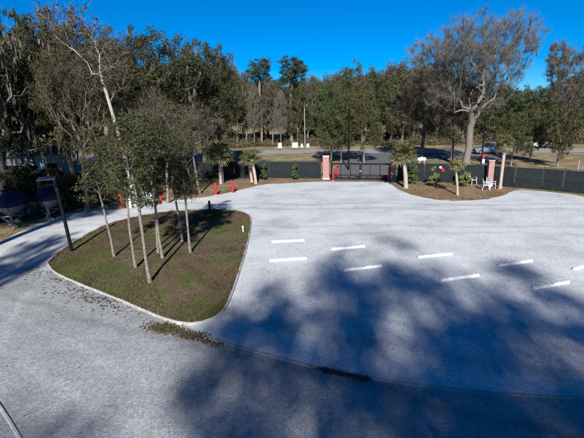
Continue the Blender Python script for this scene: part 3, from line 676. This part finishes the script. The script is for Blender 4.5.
palm(500, 189, 136, 'tall thin palm right of the brick post, dark small crown', .95, .13, 26, 'palm', (.05, 0))
for px, py, pt, k, lb in ((264, 180, 163, 0, 'small green shrub right of the double palm by the left fence'), (295, 180, 164, 0, 'small pointed green shrub midway along the left fence'), (434, 187, 166, 1, 'yellow-green shrub between the gate palm and the short palm'), (464, 187, 164, 1, 'yellow-green shrub just left of the white chair by the fence'), (412, 184, 158, 0, 'tall narrow green shrub right behind the gate palm')):
    tree_px('shrub_%d' % k, px, py, pt, lb, .75 if k else .85, cat='shrub', group='shrubs along the fence', name='shrub')

# ------------------------------------------------------------------ fence, gate, pillars
def fence(pts, label, n_each, h=1.85):
    x0, y0 = pts[0]; e = empty('screened_fence', x0, y0, 0, 0, label, 'fence', 'dark screened fences')
    P = [pts[0]]
    for a, b, k in zip(pts, pts[1:], n_each):
        for q in range(1, k + 1): P.append((a[0] + (b[0] - a[0]) * q / k, a[1] + (b[1] - a[1]) * q / k))
    post = MB().tube([(0, 0, -.1), (0, 0, h + .06)], .035, 8).tube([(0, 0, h + .05), (0, 0, h + .09)], [.045, .02], 8).mesh('post', M['post'])
    for p in P: link('post', post, e, (p[0] - x0, p[1] - y0, 0))
    rr = random.Random(5)
    for a, b in zip(P, P[1:]):
        L = math.hypot(b[0] - a[0], b[1] - a[1]); rz = math.atan2(b[1] - a[1], b[0] - a[0]); vs, fs = [], []
        for j in range(6):
            for i in range(8):
                u, v = i / 7, j / 5
                vs.append((.05 + u * (L - .1), -.045 - .05 * rr.uniform(.3, 1) * math.sin(math.pi * u) * math.sin(math.pi * v), .05 + v * (h - .08 - .05) + (rr.uniform(-.03, .03) if j == 0 else 0)))
        for j in range(5):
            for i in range(7): q = j * 8 + i; fs.append((q, q + 1, q + 9, q + 8))
        o_ = len(vs); vs += [(x, y + .008, z) for x, y, z in vs]; fs += [tuple(k + o_ for k in reversed(f)) for f in fs]
        MB().add(vs, fs, True).build('screen_panel', M['screen'], e, loc=(a[0] - x0, a[1] - y0, 0), rot=(0, 0, rz))
        MB().tube([(0, 0, 0), (L, 0, 0)], .024, 6).build('rail', M['rail'], e, loc=(a[0] - x0, a[1] - y0, h), rot=(0, 0, rz))
        MB().tube([(.03, 0, 0), (L - .03, 0, 0)], .018, 6).build('rail', M['rail'], e, loc=(a[0] - x0 + math.sin(rz) * .11, a[1] - y0 - math.cos(rz) * .11, h * .5), rot=(0, 0, rz))
fence([G(*p) for p in [(20, 199), (75, 192), (140, 185), (200, 179), (270, 178), (321, 178.6)]], 'dark screened fence running left from the brick gate pillar', [2, 3, 3, 4, 2])
fence([G(*p) for p in [(397, 180.5), (424, 181.5), (490, 185), (514, 187.5), (542, 189.6), (584, 193.7), (630, 199)]], 'dark screened fence running right from the gate to the frame edge', [2, 2, 1, 1, 2, 2])
def pillar(px, py, pytop, wd, label, cap=True):
    x, y = G(px, py); h = height(x, y, pytop); e = empty('brick_pillar', x, y, 0, -.1, label, 'pillar', 'brick pillars')
    MB().box((0, 0, h / 2 - .05), (wd, wd, h), bevel=.008).build('shaft', M['brick'], e)
    if cap: MB().box((0, 0, h - .02), (wd + .06, wd + .06, .07), bevel=.015).build('cap', M['cap'], e)
    MB().box((0, 0, .05), (wd + .08, wd + .08, .2), bevel=.015).build('base', M['concrete'], e)
pillar(326, 179, 156, .62, 'square brick pillar at the left end of the black gate')
pillar(393, 180.5, 161, .5, 'brick pillar at the right end of the gate, half hidden by the palm')
pillar(489, 186, 160, .48, 'slim brick pillar standing alone by the white chairs')
gx0, gy0 = G(331.5, 179.5); gx1, gy1 = G(390, 180.5); GL = math.hypot(gx1 - gx0, gy1 - gy0); grz = math.atan2(gy1 - gy0, gx1 - gx0)
ge = empty('entrance_gate', gx0, gy0, 0, grz, 'black steel tube double gate across the entrance drive', 'gate')
half = GL / 2
for s in (0, 1):
    a, b = s * half + .03, (s + 1) * half - .03
    fr = MB().box(((a + b) / 2, 0, 1.62), (b - a, .08, .17), bevel=.01).box(((a + b) / 2, 0, .16), (b - a, .08, .13), bevel=.01)
    for q in (a + .04, b - .04): fr.box((q, 0, .9), (.11, .078, 1.5), bevel=.01)
    fr.build('leaf_frame', M['black'], ge)
    MB().box(((a + b) / 2, 0, .52), (b - a - .16, .05, .06)).build('rail', M['black'], ge)
    for q in (.33, .66): MB().box((a + (b - a) * q, 0, .88), (.08 if q == .66 else .05, .05, 1.38)).build('upright', M['black'], ge)
    MB().tube([(a + .1 + (.3 if s else 0), 0, .22), (a + .9, 0, .5)], .025, 6).build('brace', M['black'], ge)
    MB().tube([(b - .1, .0, .22), (b - .9, 0, .5)], .025, 6).build('brace', M['black'], ge)
for q in (-.02, GL + .05): MB().tube([(q, .0, -.05), (q, 0, 1.95)], .055, 10).build('post', M['black'], ge)
MB().box((half, -.06, .9), (.16, .05, .18), bevel=.01).build('latch', M['galv'], ge)

def bollard(px, py, label, h=1.25, r=.085, mat='red', name='bollard', grp='red bollards'):
    x, y = G(px, py); e = empty(name, x, y, 0, 0, label, 'bollard', grp)
    MB().tube([(0, 0, -.1), (0, 0, h - .05)], r, 14, False).build('post', M[mat], e)
    MB().tube([(0, 0, h - .055), (0, 0, h - .02), (0, 0, h + .005), (0, 0, h + .015)], [r, r * .92, r * .6, r * .15], 14).build('cap', M[mat], e)
    MB().tube([(0, 0, -.05), (0, 0, .03)], [r * 1.6, r * 1.5], 14).build('footing', M['concrete'], e)
    return e
bollard(333, 181, 'red bollard in front of the left gate pillar', 1.35)
bollard(337.5, 178.6, 'red bollard inside the gate near its left end', 1.25)
bollard(388.5, 181.8, 'red bollard in front of the right end of the gate', 1.4)
bollard(392, 179.2, 'red bollard behind the right end of the gate', 1.35)
bollard(216, 195, 'red bollard below the tall fan palm, left of a pair', 1.05, .11)
bollard(233, 193, 'red bollard right of the tall fan palm, right of a pair', 1.05, .11)
bollard(161, 201, 'lone red bollard right of the white meter boxes', .95, .10)
bollard(124, 209, 'red bollard leaning left of the teal-capped pedestal', 1.25, .12).rotation_euler = (0, R(-9), 0)
bollard(210, 213, 'short dark post at the back edge of the island', .9, .08, 'black', 'marker_post', 'small marker posts')
x, y = G(243.5, 233.5); e = empty('pipe_stub', x, y, .06, 0, 'short white pipe standing in the island grass near its right curb', 'pipe')
MB().tube([(0, 0, -.05), (0, 0, .36)], .045, 12).build('pipe', M['white'], e); MB().tube([(0, 0, .33), (0, 0, .40), (0, 0, .415)], [.056, .056, .03], 12).build('cap', M['white'], e)
e.rotation_euler = (0, R(-4), 0)

# ------------------------------------------------------------------ wheel stops
def wheel_stop_mesh():
    prof = [(-.075, 0), (-.07, .05), (-.045, .10), (-.035, .108), (.035, .108), (.045, .10), (.07, .05), (.075, 0)]
    xs = [(-.915, .0), (-.905, .9), (-.88, 1), (-.32, 1), (-.31, 1), (.31, 1), (.32, 1), (.88, 1), (.905, .9), (.915, 0)]
    rg_ = [[(x, y_ * (.9 + .1 * min(1, k + .01)), z * (k if k else .82)) for y_, z in prof] for x, k in xs]
    return MB().loft(rg_, True, True, False).mesh('block', M['stop'])
WS = wheel_stop_mesh(); PIN = MB().tube([(0, 0, .09), (0, 0, .116)], .022, 8).mesh('rebar_pin', M['galv'])
JT = MB().box((0, 0, .06), (.05, .10, .105), bevel=.01).mesh('dark_joint', M['rubber'])
stops = [((272, 242.5), (304, 241), 'wheel stop at the left end of the far row'), ((269, 261.5), (307, 259), 'wheel stop at the left end of the near row'),
         ((331, 250), (365, 247), 'wheel stop second from the left in the far row'), ((343, 271), (382, 266.5), 'wheel stop second from the left in the near row, at the shadow edge'),
         ((418, 258), (452, 254.5), 'wheel stop third from the left in the far row'), ((441, 281), (478, 276), 'wheel stop third from the left in the near row, just above the shade'),
         ((500, 266), (531, 261.5), 'wheel stop fourth from the left in the far row'), ((535, 289), (567, 283), 'wheel stop at the right end of the near row'),
         ((574, 270), (592, 264.5), 'wheel stop cut by the right frame edge, in tree shade')]
for i, (a, b, lb) in enumerate(stops):
    A, B = G(*a), G(*b); rz = math.atan2(B[1] - A[1], B[0] - A[0])
    mx_, my_ = (A[0] + B[0]) / 2, (A[1] + B[1]) / 2
    if i == 8: mx_, my_ = A[0] + .9 * math.cos(rz), A[1] + .9 * math.sin(rz)
    e = empty('wheel_stop', mx_, my_, .006, rz, 'white concrete ' + lb, 'wheel stop', 'white wheel stops')
    link('block', WS, e, (0, 0, -.002))
    for q in (-.6, .6): link('rebar_pin', PIN, e, (q, 0, 0))
    if i in (3, 7): link('dark_joint', JT, e, (.02, 0, 0))

# ------------------------------------------------------------------ poles and signs
def pole(name, px, py, pytop, r, mat, label, arm=False, lean=0):
    x, y = G(px, py); h = height(x, y, pytop); e = empty(name, x, y, 0, 0, label, 'pole')
    MB().tube([(0, 0, -.2), (lean * .5, 0, h * .5), (lean, 0, h)], [r, r * .92, r * .8], 12).build('shaft', M[mat], e)
    if arm:
        MB().box((lean, -.1, h - .5), (1.1, .09, .10), bevel=.01).build('crossarm', M[mat], e)
        for q in (-.45, .45): MB().tube([(lean + q, -.1, h - .45), (lean + q, -.1, h - .22)], [.05, .03], 8).build('insulator', M['galv'], e)
    else: MB().tube([(lean, 0, h - .02), (lean, 0, h + .05)], [r * .95, r * .5], 12).build('cap', M['black'], e)
    return e, h
e, h = pole('dark_pole', 72.5, 253, 190, .095, 'pole', 'stout dark pole standing at the left corner of the grass island', lean=-.25); e.location.z = .05
pole('utility_pole', 305, 146.8, 103, .10, 'greypole', 'thin weathered grey utility pole at the far wood edge', True)
pole('lamp_post', 348.5, 170, 104, .10, 'pole', 'slim black pole rising behind the gate')
pole('lamp_post', 481, 166, 112, .09, 'pole', 'slim dark pole right of the huge bare oak trunk')
pole('wooden_post', 577.5, 172, 159, .08, 'greypole', 'short pale wooden post behind the fence at the right edge')
def signpost(px, py, pytop, label, plates, cat='sign', name='sign_post', pm='galv'):
    x, y = G(px, py); h = height(x, y, pytop); e = empty(name, x, y, 0, 0, label, cat)
    MB().tube([(0, .03, -.1), (0, .03, h)], .03, 8).build('post', M[pm], e)
    for dz, wd, hg, mat in plates: MB().box((0, -.02, h - dz), (wd, .03, hg), bevel=.008).build('plate', M[mat], e)
signpost(223.5, 184, 163, 'slim post with a small pale blue plate beside the tall fan palm', [(.18, .34, .3, 'bluepane')])
signpost(482.5, 166, 154, 'small red and white sign behind the fence under the bare oak', [(.25, .4, .4, 'red'), (.85, .4, .5, 'white')])
fa, fb = G(424, 181.5), G(490, 185); u_ = .27; sx_, sy_ = fa[0] + (fb[0] - fa[0]) * u_, fa[1] + (fb[1] - fa[1]) * u_; srz = math.atan2(fb[1] - fa[1], fb[0] - fa[0])
e = empty('fence_sign', sx_ + math.sin(srz) * .17, sy_ - math.cos(srz) * .17, 1.35, srz, 'small red and white warning sign hung on the right fence', 'sign')
MB().tube([(-.10, 0, .10), (-.10, -.02, .10)], .12, 20).build('white_disc', M['white'], e)
MB().box((.12, -.012, -.14), (.26, .024, .32), rz=0, ry=R(-12), bevel=.006).build('red_plate', M['red'], e)

# pedestals by the lane
x, y = G(130.5, 208); e = empty('pedestal', x, y, 0, .2, 'white utility pedestal with a teal cap beside the leaning trunk', 'pedestal')
MB().box((0, 0, .35), (.22, .2, .8), bevel=.02).build('column', M['white'], e); MB().box((0, 0, 1.0), (.32, .28, .5), bevel=.05).build('teal_housing', M['teal'], e)
MB().loft([[(math.cos(a) * .17 * s, math.sin(a) * .15 * s, z) for a in [k * math.pi / 5 for k in range(10)]] for s, z in ((1, 1.24), (.85, 1.36), (.35, 1.43))]).build('teal_cap', M['teal'], e)
x, y = G(148, 206); e = empty('meter_post', x, y, 0, .1, 'grey post carrying white meter boxes behind the island trees', 'meter post')
MB().tube([(.1, 0, -.1), (.1, 0, 1.9)], .045, 8).build('post', M['galv'], e)
MB().box((-.12, -.08, .82), (.36, .2, .55), bevel=.02).build('meter_box', M['white'], e); MB().box((.34, -.08, .72), (.3, .2, .65), bevel=.02).build('meter_box', M['white'], e)
MB().tube([(-.12, -.19, .95), (-.12, -.24, .95)], .09, 14).build('meter_dial', M['glass'], e)
for q in (-.24, .44): MB().box((q, -.05, .25), (.06, .06, .7)).build('leg', M['white'], e)

# white utility boxes at the far roadside
def cabinet(px, py, wd, h, label, mat='boxgrey'):
    wd, h = wd * .85, h * .85
    x, y = G(px, py); e = empty('utility_box', x, y, 0, 0, label, 'utility box', 'utility boxes at the far roadside')
    MB().box((0, 0, .04), (wd + .2, .9, .14), bevel=.02).build('pad', M['concrete'], e); MB().box((0, 0, .1 + h / 2), (wd, .7, h), bevel=.03).build('body', M[mat], e)
    MB().box((0, -.01, .1 + h), (wd + .08, .8, .09), bevel=.03).build('lid', M[mat], e); MB().box((wd * .2, -.36, .1 + h * .55), (.05, .04, .18)).build('handle', M['galv'], e)
cabinet(280, 147.8, .85, .95, 'white utility box farthest left of the far roadside boxes')
cabinet(295, 147.4, 1.3, .95, 'wide white utility box left of the thin grey pole')
cabinet(301.8, 147.2, .55, .6, 'small white utility box just left of the thin grey pole')
cabinet(307.8, 147.2, .6, .65, 'small white utility box just right of the thin grey pole')
x, y = G(421.5, 164.5); e = empty('white_tank', x, y, 0, .15, 'small white horizontal tank beyond the fence right of the gate palm', 'tank')
e.scale = (.66, .66, .66)
MB().tube([(-.85, 0, 1.0), (-.78, 0, 1.0), (-.6, 0, 1.0), (.6, 0, 1.0), (.78, 0, 1.0), (.85, 0, 1.0)], [.1, .28, .36, .36, .28, .1], 16).build('vessel', M['white'], e)
for q in (-.5, .5): MB().box((q, 0, .33), (.14, .5, .68), bevel=.01).build('saddle', M['white'], e)
MB().tube([(0, 0, 1.34), (0, 0, 1.5)], .12, 10).build('dome', M['white'], e)

# ------------------------------------------------------------------ white chairs
def chair(px, py, rz, label):
    x, y = G(px, py); e = empty('plastic_chair', x, y, 0, rz, label, 'chair', 'white plastic chairs'); Wm = M['white']
    MB().box((0, 0, .43), (.5, .48, .035), bevel=.012).build('seat', Wm, e)
    bk = MB()
    for k in range(5): bk.box((-.19 + k * .095, .265 + .0, .70), (.06, .022, .44), rx=R(-10))
    bk.box((0, .315, .94), (.52, .03, .1), rx=R(-10), bevel=.012).box((0, .228, .49), (.48, .03, .06), bevel=.008)
    bk.build('backrest', Wm, e)
    for s in (-1, 1):
        MB().box((s * .275, 0, .655), (.06, .5, .03), bevel=.01).build('arm', Wm, e)
        MB().tube([(s * .29, -.27, 0), (s * .255, -.22, .43), (s * .275, -.23, .64)], [.022, .03, .025], 8).build('leg', Wm, e)
        MB().tube([(s * .27, .33, 0), (s * .245, .23, .43), (s * .25, .31, .92)], [.022, .03, .022], 8).build('leg', Wm, e)
chair(472, 184.5, .35, 'white plastic armchair against the fence, left of the slim brick pillar')
chair(486, 190, 1.25, 'white plastic armchair seen side-on in front of the slim brick pillar')
chair(490.5, 188.5, 1.9, 'white plastic chair half hidden at the foot of the slim brick pillar')

# ------------------------------------------------------------------ boats on trailers
def boat(px, py, rz, cover, label, L=4.6, W=1.9, ttop=False):
    x, y = G(px, py); e = empty('covered_boat', x, y, 0, rz, label, 'boat', 'covered boats on trailers')
    def sec(v):   # v 0 at the bow (towards -Y) .. 1 at the stern
        wv = W / 2 * min(1, (v * 2.2) ** .62 + .02); keel = .62 - .0 * v + .42 * max(0, .35 - v) ** 1.2; sh = 1.35 + .22 * (1 - v) ** 2
        return wv, keel, sh
    yv = lambda v: .75 + v * L
    vs_ = [0, .04, .1, .2, .35, .55, .8, 1]
    rg_ = []
    for v in vs_:
        a, k, s = sec(v); rg_.append([(-a, yv(v), s), (-a * .86, yv(v), k + .33), (-a * .5, yv(v), k + .12), (0, yv(v), k), (a * .5, yv(v), k + .12), (a * .86, yv(v), k + .33), (a, yv(v), s)])
    hull = MB(); hull.loft(rg_, False, False, True); hull.add(rg_[-1], [tuple(range(7))])
    hull.build('hull', M['hull'], e)
    rg_ = []
    for v in vs_:
        a, k, s = sec(v); rise = .12 + .55 * math.sin(min(1, v * 1.5) * math.pi / 2) * (1 - .35 * v)
        rg_.append([(-a * 1.03, yv(v) - .02, s - .22), (-a * 1.03, yv(v) - .02, s + .01), (-a * .6, yv(v), s + rise * .62), (0, yv(v), s + rise), (a * .6, yv(v), s + rise * .62), (a * 1.03, yv(v) - .02, s + .01), (a * 1.03, yv(v) - .02, s - .22)])
    cv = MB(); cv.loft(rg_, False, False, True); cv.add(rg_[-1], [tuple(range(7))]); cv.build('cover', M[cover], e)
    tr = MB().tube([(0, 0, .45), (0, 1.3, .5)], .045, 6)
    for s in (-1, 1): tr.tube([(0, .5, .47), (s * .62, 2.2, .5), (s * .62, L + .4, .5)], .04, 6)
    for q in (2.3, 3.4, L + .2): tr.box((0, q, .5), (1.3, .07, .07))
    tr.build('trailer_frame', M['galv'], e)
    MB().tube([(0, -.08, .45), (0, .1, .45)], [.06, .05], 8).build('coupler', M['galv'], e)
    MB().tube([(.12, .35, .05), (.12, .35, .85)], .03, 8).tube([(.06, .35, .08), (.18, .35, .08)], .08, 10).build('jack', M['galv'], e)
    MB().box((0, .72, .8), (.06, .08, .65), rx=R(12)).build('winch_post', M['galv'], e)
    for s in (-1, 1):
        wx = s * .92; MB().tube([(wx - .1, 3.5, .3), (wx + .1, 3.5, .3)], .3, 18).build('tyre', M['rubber'], e); MB().tube([(wx - .105, 3.5, .3), (wx + .105, 3.5, .3)], .17, 14).build('rim', M['galv'], e)
        MB().tube([(wx, 3.08, .42), (wx, 3.2, .6), (wx, 3.5, .68), (wx, 3.8, .6), (wx, 3.92, .42)], .1, 6).build('fender', M['galv'], e)
    if ttop:
        MB().box((0, 2.9, 2.62), (1.15, 1.3, .09), bevel=.03).build('hard_top', M['white'], e)
        for s in (-1, 1):
            for q in (2.3, 3.4): MB().tube([(s * .55, q, 1.5), (s * .5, q, 2.6)], .028, 6).build('top_support', M['galv'], e)
    return e
boat(48, 223, .42, 'navy', 'navy covered boat on a trailer with a white hard top above', 4.8, 2.0, True)
boat(11, 231, .5, 'blue', 'bright blue covered boat on a trailer at the far left edge', 4.6, 2.0)

# pale shed glimpsed through the left trees
x, y = G(16, 190); e = empty('shed', x, y + 3, 0, .35, 'pale shed with a light blue door glimpsed through the mossy oaks', 'shed')
MB().box((0, 2, 1.55), (5.6, 4, 3.1)).build('wall', M['pale'], e)
MB().loft([[(-3.1, -.4, 3.05), (-3.1, 2, 4.3), (-3.1, 4.4, 3.05)], [(3.1, -.4, 3.05), (3.1, 2, 4.3), (3.1, 4.4, 3.05)]], True, True, False).build('roof', M['roofm'], e)
d_ = MB().box((.6, -.02, 1.1), (1.0, .06, 2.2)).build('door', M['bluepane'], e); MB().tube([(.95, -.1, 1.05), (.95, -.04, 1.05)], .04, 8).build('handle', M['galv'], d_)
for q in (-1.6, 2.0):
    w_ = MB().box((q, -.02, 1.7), (1.1, .05, 1.1)).build('window', M['white'], e); MB().box((q, -.05, 1.7), (.92, .03, .92)).build('pane', M['glass'], w_)

# ------------------------------------------------------------------ cars
def car(px, py, rz, paint, label, L=4.6):
    x, y = G(px, py); e = empty('parked_car', x, y, 0, rz, label, 'car', 'cars beyond the fence'); W = 1.82
    prof = [(-L / 2, .42), (-L / 2 + .02, .78), (-L / 2 + .15, .95), (-.9, 1.02), (.9, 1.02), (L / 2 - .25, 1.0), (L / 2, .85), (L / 2, .42)]
    def lof(pr, ws):
        return [[(px_, s * W / 2 * k, pz) for px_, pz in pr] for s, k in ws]
    b = MB(); b.loft(lof([(a, z) for a, z in prof], ((-1, .93), (-1, 1.0), (1, 1.0), (1, .93))), True, True, False)
    b.box((0, 0, .36), (L - .3, W - .12, .2)); b.build('body', M[paint], e)
    roof = [(-.75, 1.0), (-.15, 1.58), (.25, 1.66), (1.55, 1.62), (2.05, 1.02)]
    MB().loft([[(a, s * W / 2 * (.94 if z < 1.1 else .78), z - .02) for a, z in roof] for s in (-1, 1)], True, True, False).build('cabin_glass', M['glass'], e)
    MB().loft([[(a, s * W / 2 * .80, z) for a, z in [(-.2, 1.56), (.25, 1.665), (1.55, 1.625), (1.66, 1.53), (1.5, 1.56), (.25, 1.6)]] for s in (-1, 1)], True, True, False).build('roof', M[paint], e)
    for s in (-1, 1):
        for q in (.42, 1.3): MB().tube([(q, s * W / 2 * .955, 1.0), (q, s * W / 2 * .80, 1.6)], .035, 5).build('pillar', M[paint], e)
        for q in (-L / 2 + .85, L / 2 - .85):
            t_ = MB().tube([(q, s * (W / 2 - .2), .33), (q, s * (W / 2 + .01), .33)], .33, 18).build('tyre', M['rubber'], e); MB().tube([(q, s * (W / 2 - .05), .33), (q, s * (W / 2 + .025), .33)], .2, 12).build('rim', M['galv'], t_)
        MB().box((-L / 2 + .03, s * .62, .74), (.1, .34, .14), bevel=.02).build('headlight', M['lamp'], e); MB().box((L / 2 - .02, s * .7, .8), (.08, .22, .2), bevel=.02).build('taillight', M['tail'], e)
        MB().box((-.62, s * (W / 2 + .08), 1.05), (.12, .18, .12), bevel=.02).build('mirror', M[paint], e)
car(489, 153.5, -.05, 'carsilver', 'blue-grey parked car with dark windows right of the huge bare oak trunk')
car(235, 163, .3, 'cardark', 'dark car beyond the left fence between the palms')
car(536, 147.5, 2.9, 'carwhite', 'small white car far off above the right fence')

# ------------------------------------------------------------------ grass, fallen leaves, weeds
rg = np.random.default_rng(99)
def noise2(x, y, s=1.0, k=0):
    return .5 + .25 * np.sin(x * 1.3 * s + k + 1.7 * np.sin(y * .7 * s + k)) + .25 * np.sin(y * 1.1 * s + 2 * k + 1.3 * np.sin(x * .9 * s + 1))
xs = rg.uniform(min(p[0] for p in isl), max(p[0] for p in isl), 230000); ys = rg.uniform(min(p[1] for p in isl), max(p[1] for p in isl), 230000)
k = inside(isl, xs, ys); xs, ys = xs[k], ys[k]
fac = np.clip(1 - np.hypot(xs - cx, ys - cy) / 9, 0, 1)
pts = np.array(isl); dist = np.min(np.hypot(xs[:, None] - pts[None, ::2, 0], ys[:, None] - pts[None, ::2, 1]), 1)
zz = np.interp(dist, [0, .5, 1.5, 3, 5], [.05, .085, .115, .15, .18])
green = noise2(xs, ys, 1.0, .5) + .5 * (rg.random(len(xs)) - .5) + .30 * np.exp(-(np.abs((xs + 8) * .75 + (ys - 17.3)) / 1.6) ** 2) + .08 * (dist < .8) > .66
def blades(x, y, z, h, wd, lay=.6):
    n = len(x); a = rg.uniform(0, 6.28, n); B = np.stack([x, y, z], 1); s = np.stack([np.cos(a), np.sin(a), 0 * a], 1) * (wd * rg.uniform(.6, 1.4, n))[:, None]
    tip_ = B + np.stack([rg.normal(0, lay, n) * h, rg.normal(0, lay, n) * h, h * rg.uniform(.5, 1.2, n)], 1)
    return np.stack([B - s, B + s, tip_], 1)
gm = green & (rg.random(len(xs)) < .75); dm = ~green & (rg.random(len(xs)) < .32)
prop(link('island_grass', soup('island_grass', blades(xs[gm], ys[gm], zz[gm] - .02, .10, .012), M['grass'])), 'short green grass tufts on the island', 'grass', kind='stuff')
prop(link('island_dry_grass', soup('island_dry_grass', blades(xs[dm], ys[dm], zz[dm] - .02, .06, .012, 1.0), M['drygrass'])), 'dry straw-coloured grass and thatch on the island', 'grass', kind='stuff')
def flat_leaves(x, y, z, size):
    n = len(x); a = rg.uniform(0, 6.28, n); c = np.stack([x, y, z + rg.uniform(.004, .03, n)], 1); s = (size * rg.uniform(.5, 1.4, n))[:, None]
    u_ = np.stack([np.cos(a), np.sin(a), rg.normal(0, .25, n)], 1) * s; v_ = np.stack([-np.sin(a), np.cos(a), rg.normal(0, .25, n)], 1) * s * .5
    return np.stack([c - u_, c + v_, c + u_, c - v_], 1)
L_ = []
k = ~green & (rg.random(len(xs)) < .30); L_.append(flat_leaves(xs[k], ys[k], zz[k], .045))
n_ = 13000; a, b = rg.uniform(-16, 22, n_), rg.uniform(7, 36, n_) ; k = inside(lot, a, b) & ~inside(isl, a, b) & (noise2(a, b, 1.4, 2) > rg.uniform(.25, .9, n_)); L_.append(flat_leaves(a[k], b[k], 0 * a[k] + .008, .023))
def clump(px, py, n, sx, sy, rz, size=.045):
    x, y = G(px, py); p_, q_ = rg.normal(0, sx, n), rg.normal(0, sy, n)
    L_.append(flat_leaves(x + p_ * math.cos(rz) - q_ * math.sin(rz), y + p_ * math.sin(rz) + q_ * math.cos(rz), np.zeros(n) + .01 + rg.random(n) * .03, size))
for px, py, n, sx, sy in ((75, 291, 70, .7, .3), (88, 299, 100, .5, .18), (105, 305, 60, .5, .2), (62, 282, 70, .6, .2), (40, 272, 110, .8, .5), (120, 310, 50, .6, .2), (80, 297, 110, 1.3, .5), (108, 300, 40, .3, .1), (165, 329, 420, .4, .16), (195, 337, 200, .3, .12), (205, 342, 140, .5, .1), (180, 334, 200, .5, .1)): clump(px, py, n, sx, sy, -.5)
for px, py, n, sx in ((325, 371, 260, .16), (338, 374, 300, .18), (352, 377, 340, .2), (361, 379, 200, .12)): clump(px, py, n, sx, .05, -.42, .03)
for px, py in ((114.6, 259.7), (136, 271), (150.4, 285.3), (163, 261.6), (158.6, 256.5), (183, 244.6), (190.7, 256), (172, 262), (160, 275), (196, 268)):
    x, y = G(px, py); n_ = 260; p_, q_ = x + rg.normal(0, .75, n_), y + rg.normal(.2, .85, n_)
    L_.append(flat_leaves(p_, q_, np.zeros(n_) + isl_z(x, y) - .005, .045))
prop(link('fallen_leaves', soup('fallen_leaves', np.concatenate(L_), M['litter'])), 'brown fallen leaves scattered over the gravel and the island', 'leaves', kind='stuff')
# litter and dry grass on the verges
n_ = 60000; a, b = rg.uniform(-26, 26, n_), rg.uniform(22, 46, n_); k = ~inside(lot, a, b) & ~inside(isl, a, b) & (b < 47)
a, b = a[k], b[k]; m_ = rg.random(len(a)) < .55
prop(link('verge_leaf_litter', soup('verge_leaf_litter', flat_leaves(a[m_], b[m_], 0 * a[m_], .06), M['drygrass'])), 'pale brown leaf litter on the verges along the fence', 'leaves', kind='stuff')
k = ~m_ & (noise2(a, b, .8, 3) > .5)
prop(link('verge_grass', soup('verge_grass', blades(a[k], b[k], 0 * a[k], .12, .02), M['grass'])), 'short patchy grass on the verges along the fence', 'grass', kind='stuff')
# weeds where the island curb meets the edging strip
for px, py, n, lb in ((160, 329, 260, 'low weed clump at the tip of the island curb'), (171, 331, 200, 'low weed clump between the island curb and the edging strip'), (193, 337, 140, 'small weed tuft at the start of the edging strip')):
    x, y = G(px, py); e = empty('weed_clump', x, y, .006, 0, lb, 'weeds', 'weeds by the island curb')
    p_, q_ = rg.normal(0, .22, n), rg.normal(0, .10, n)
    link('blades', soup('blades', blades(p_, q_, 0 * p_, .13, .014, .7), M['grass']), e)['kind'] = 'stuff'; link('dead_stems', soup('dead_stems', blades(p_[::2] * 1.2, q_[::2] * 1.3, 0 * p_[::2], .12, .012, .9), M['drygrass']), e)['kind'] = 'stuff'
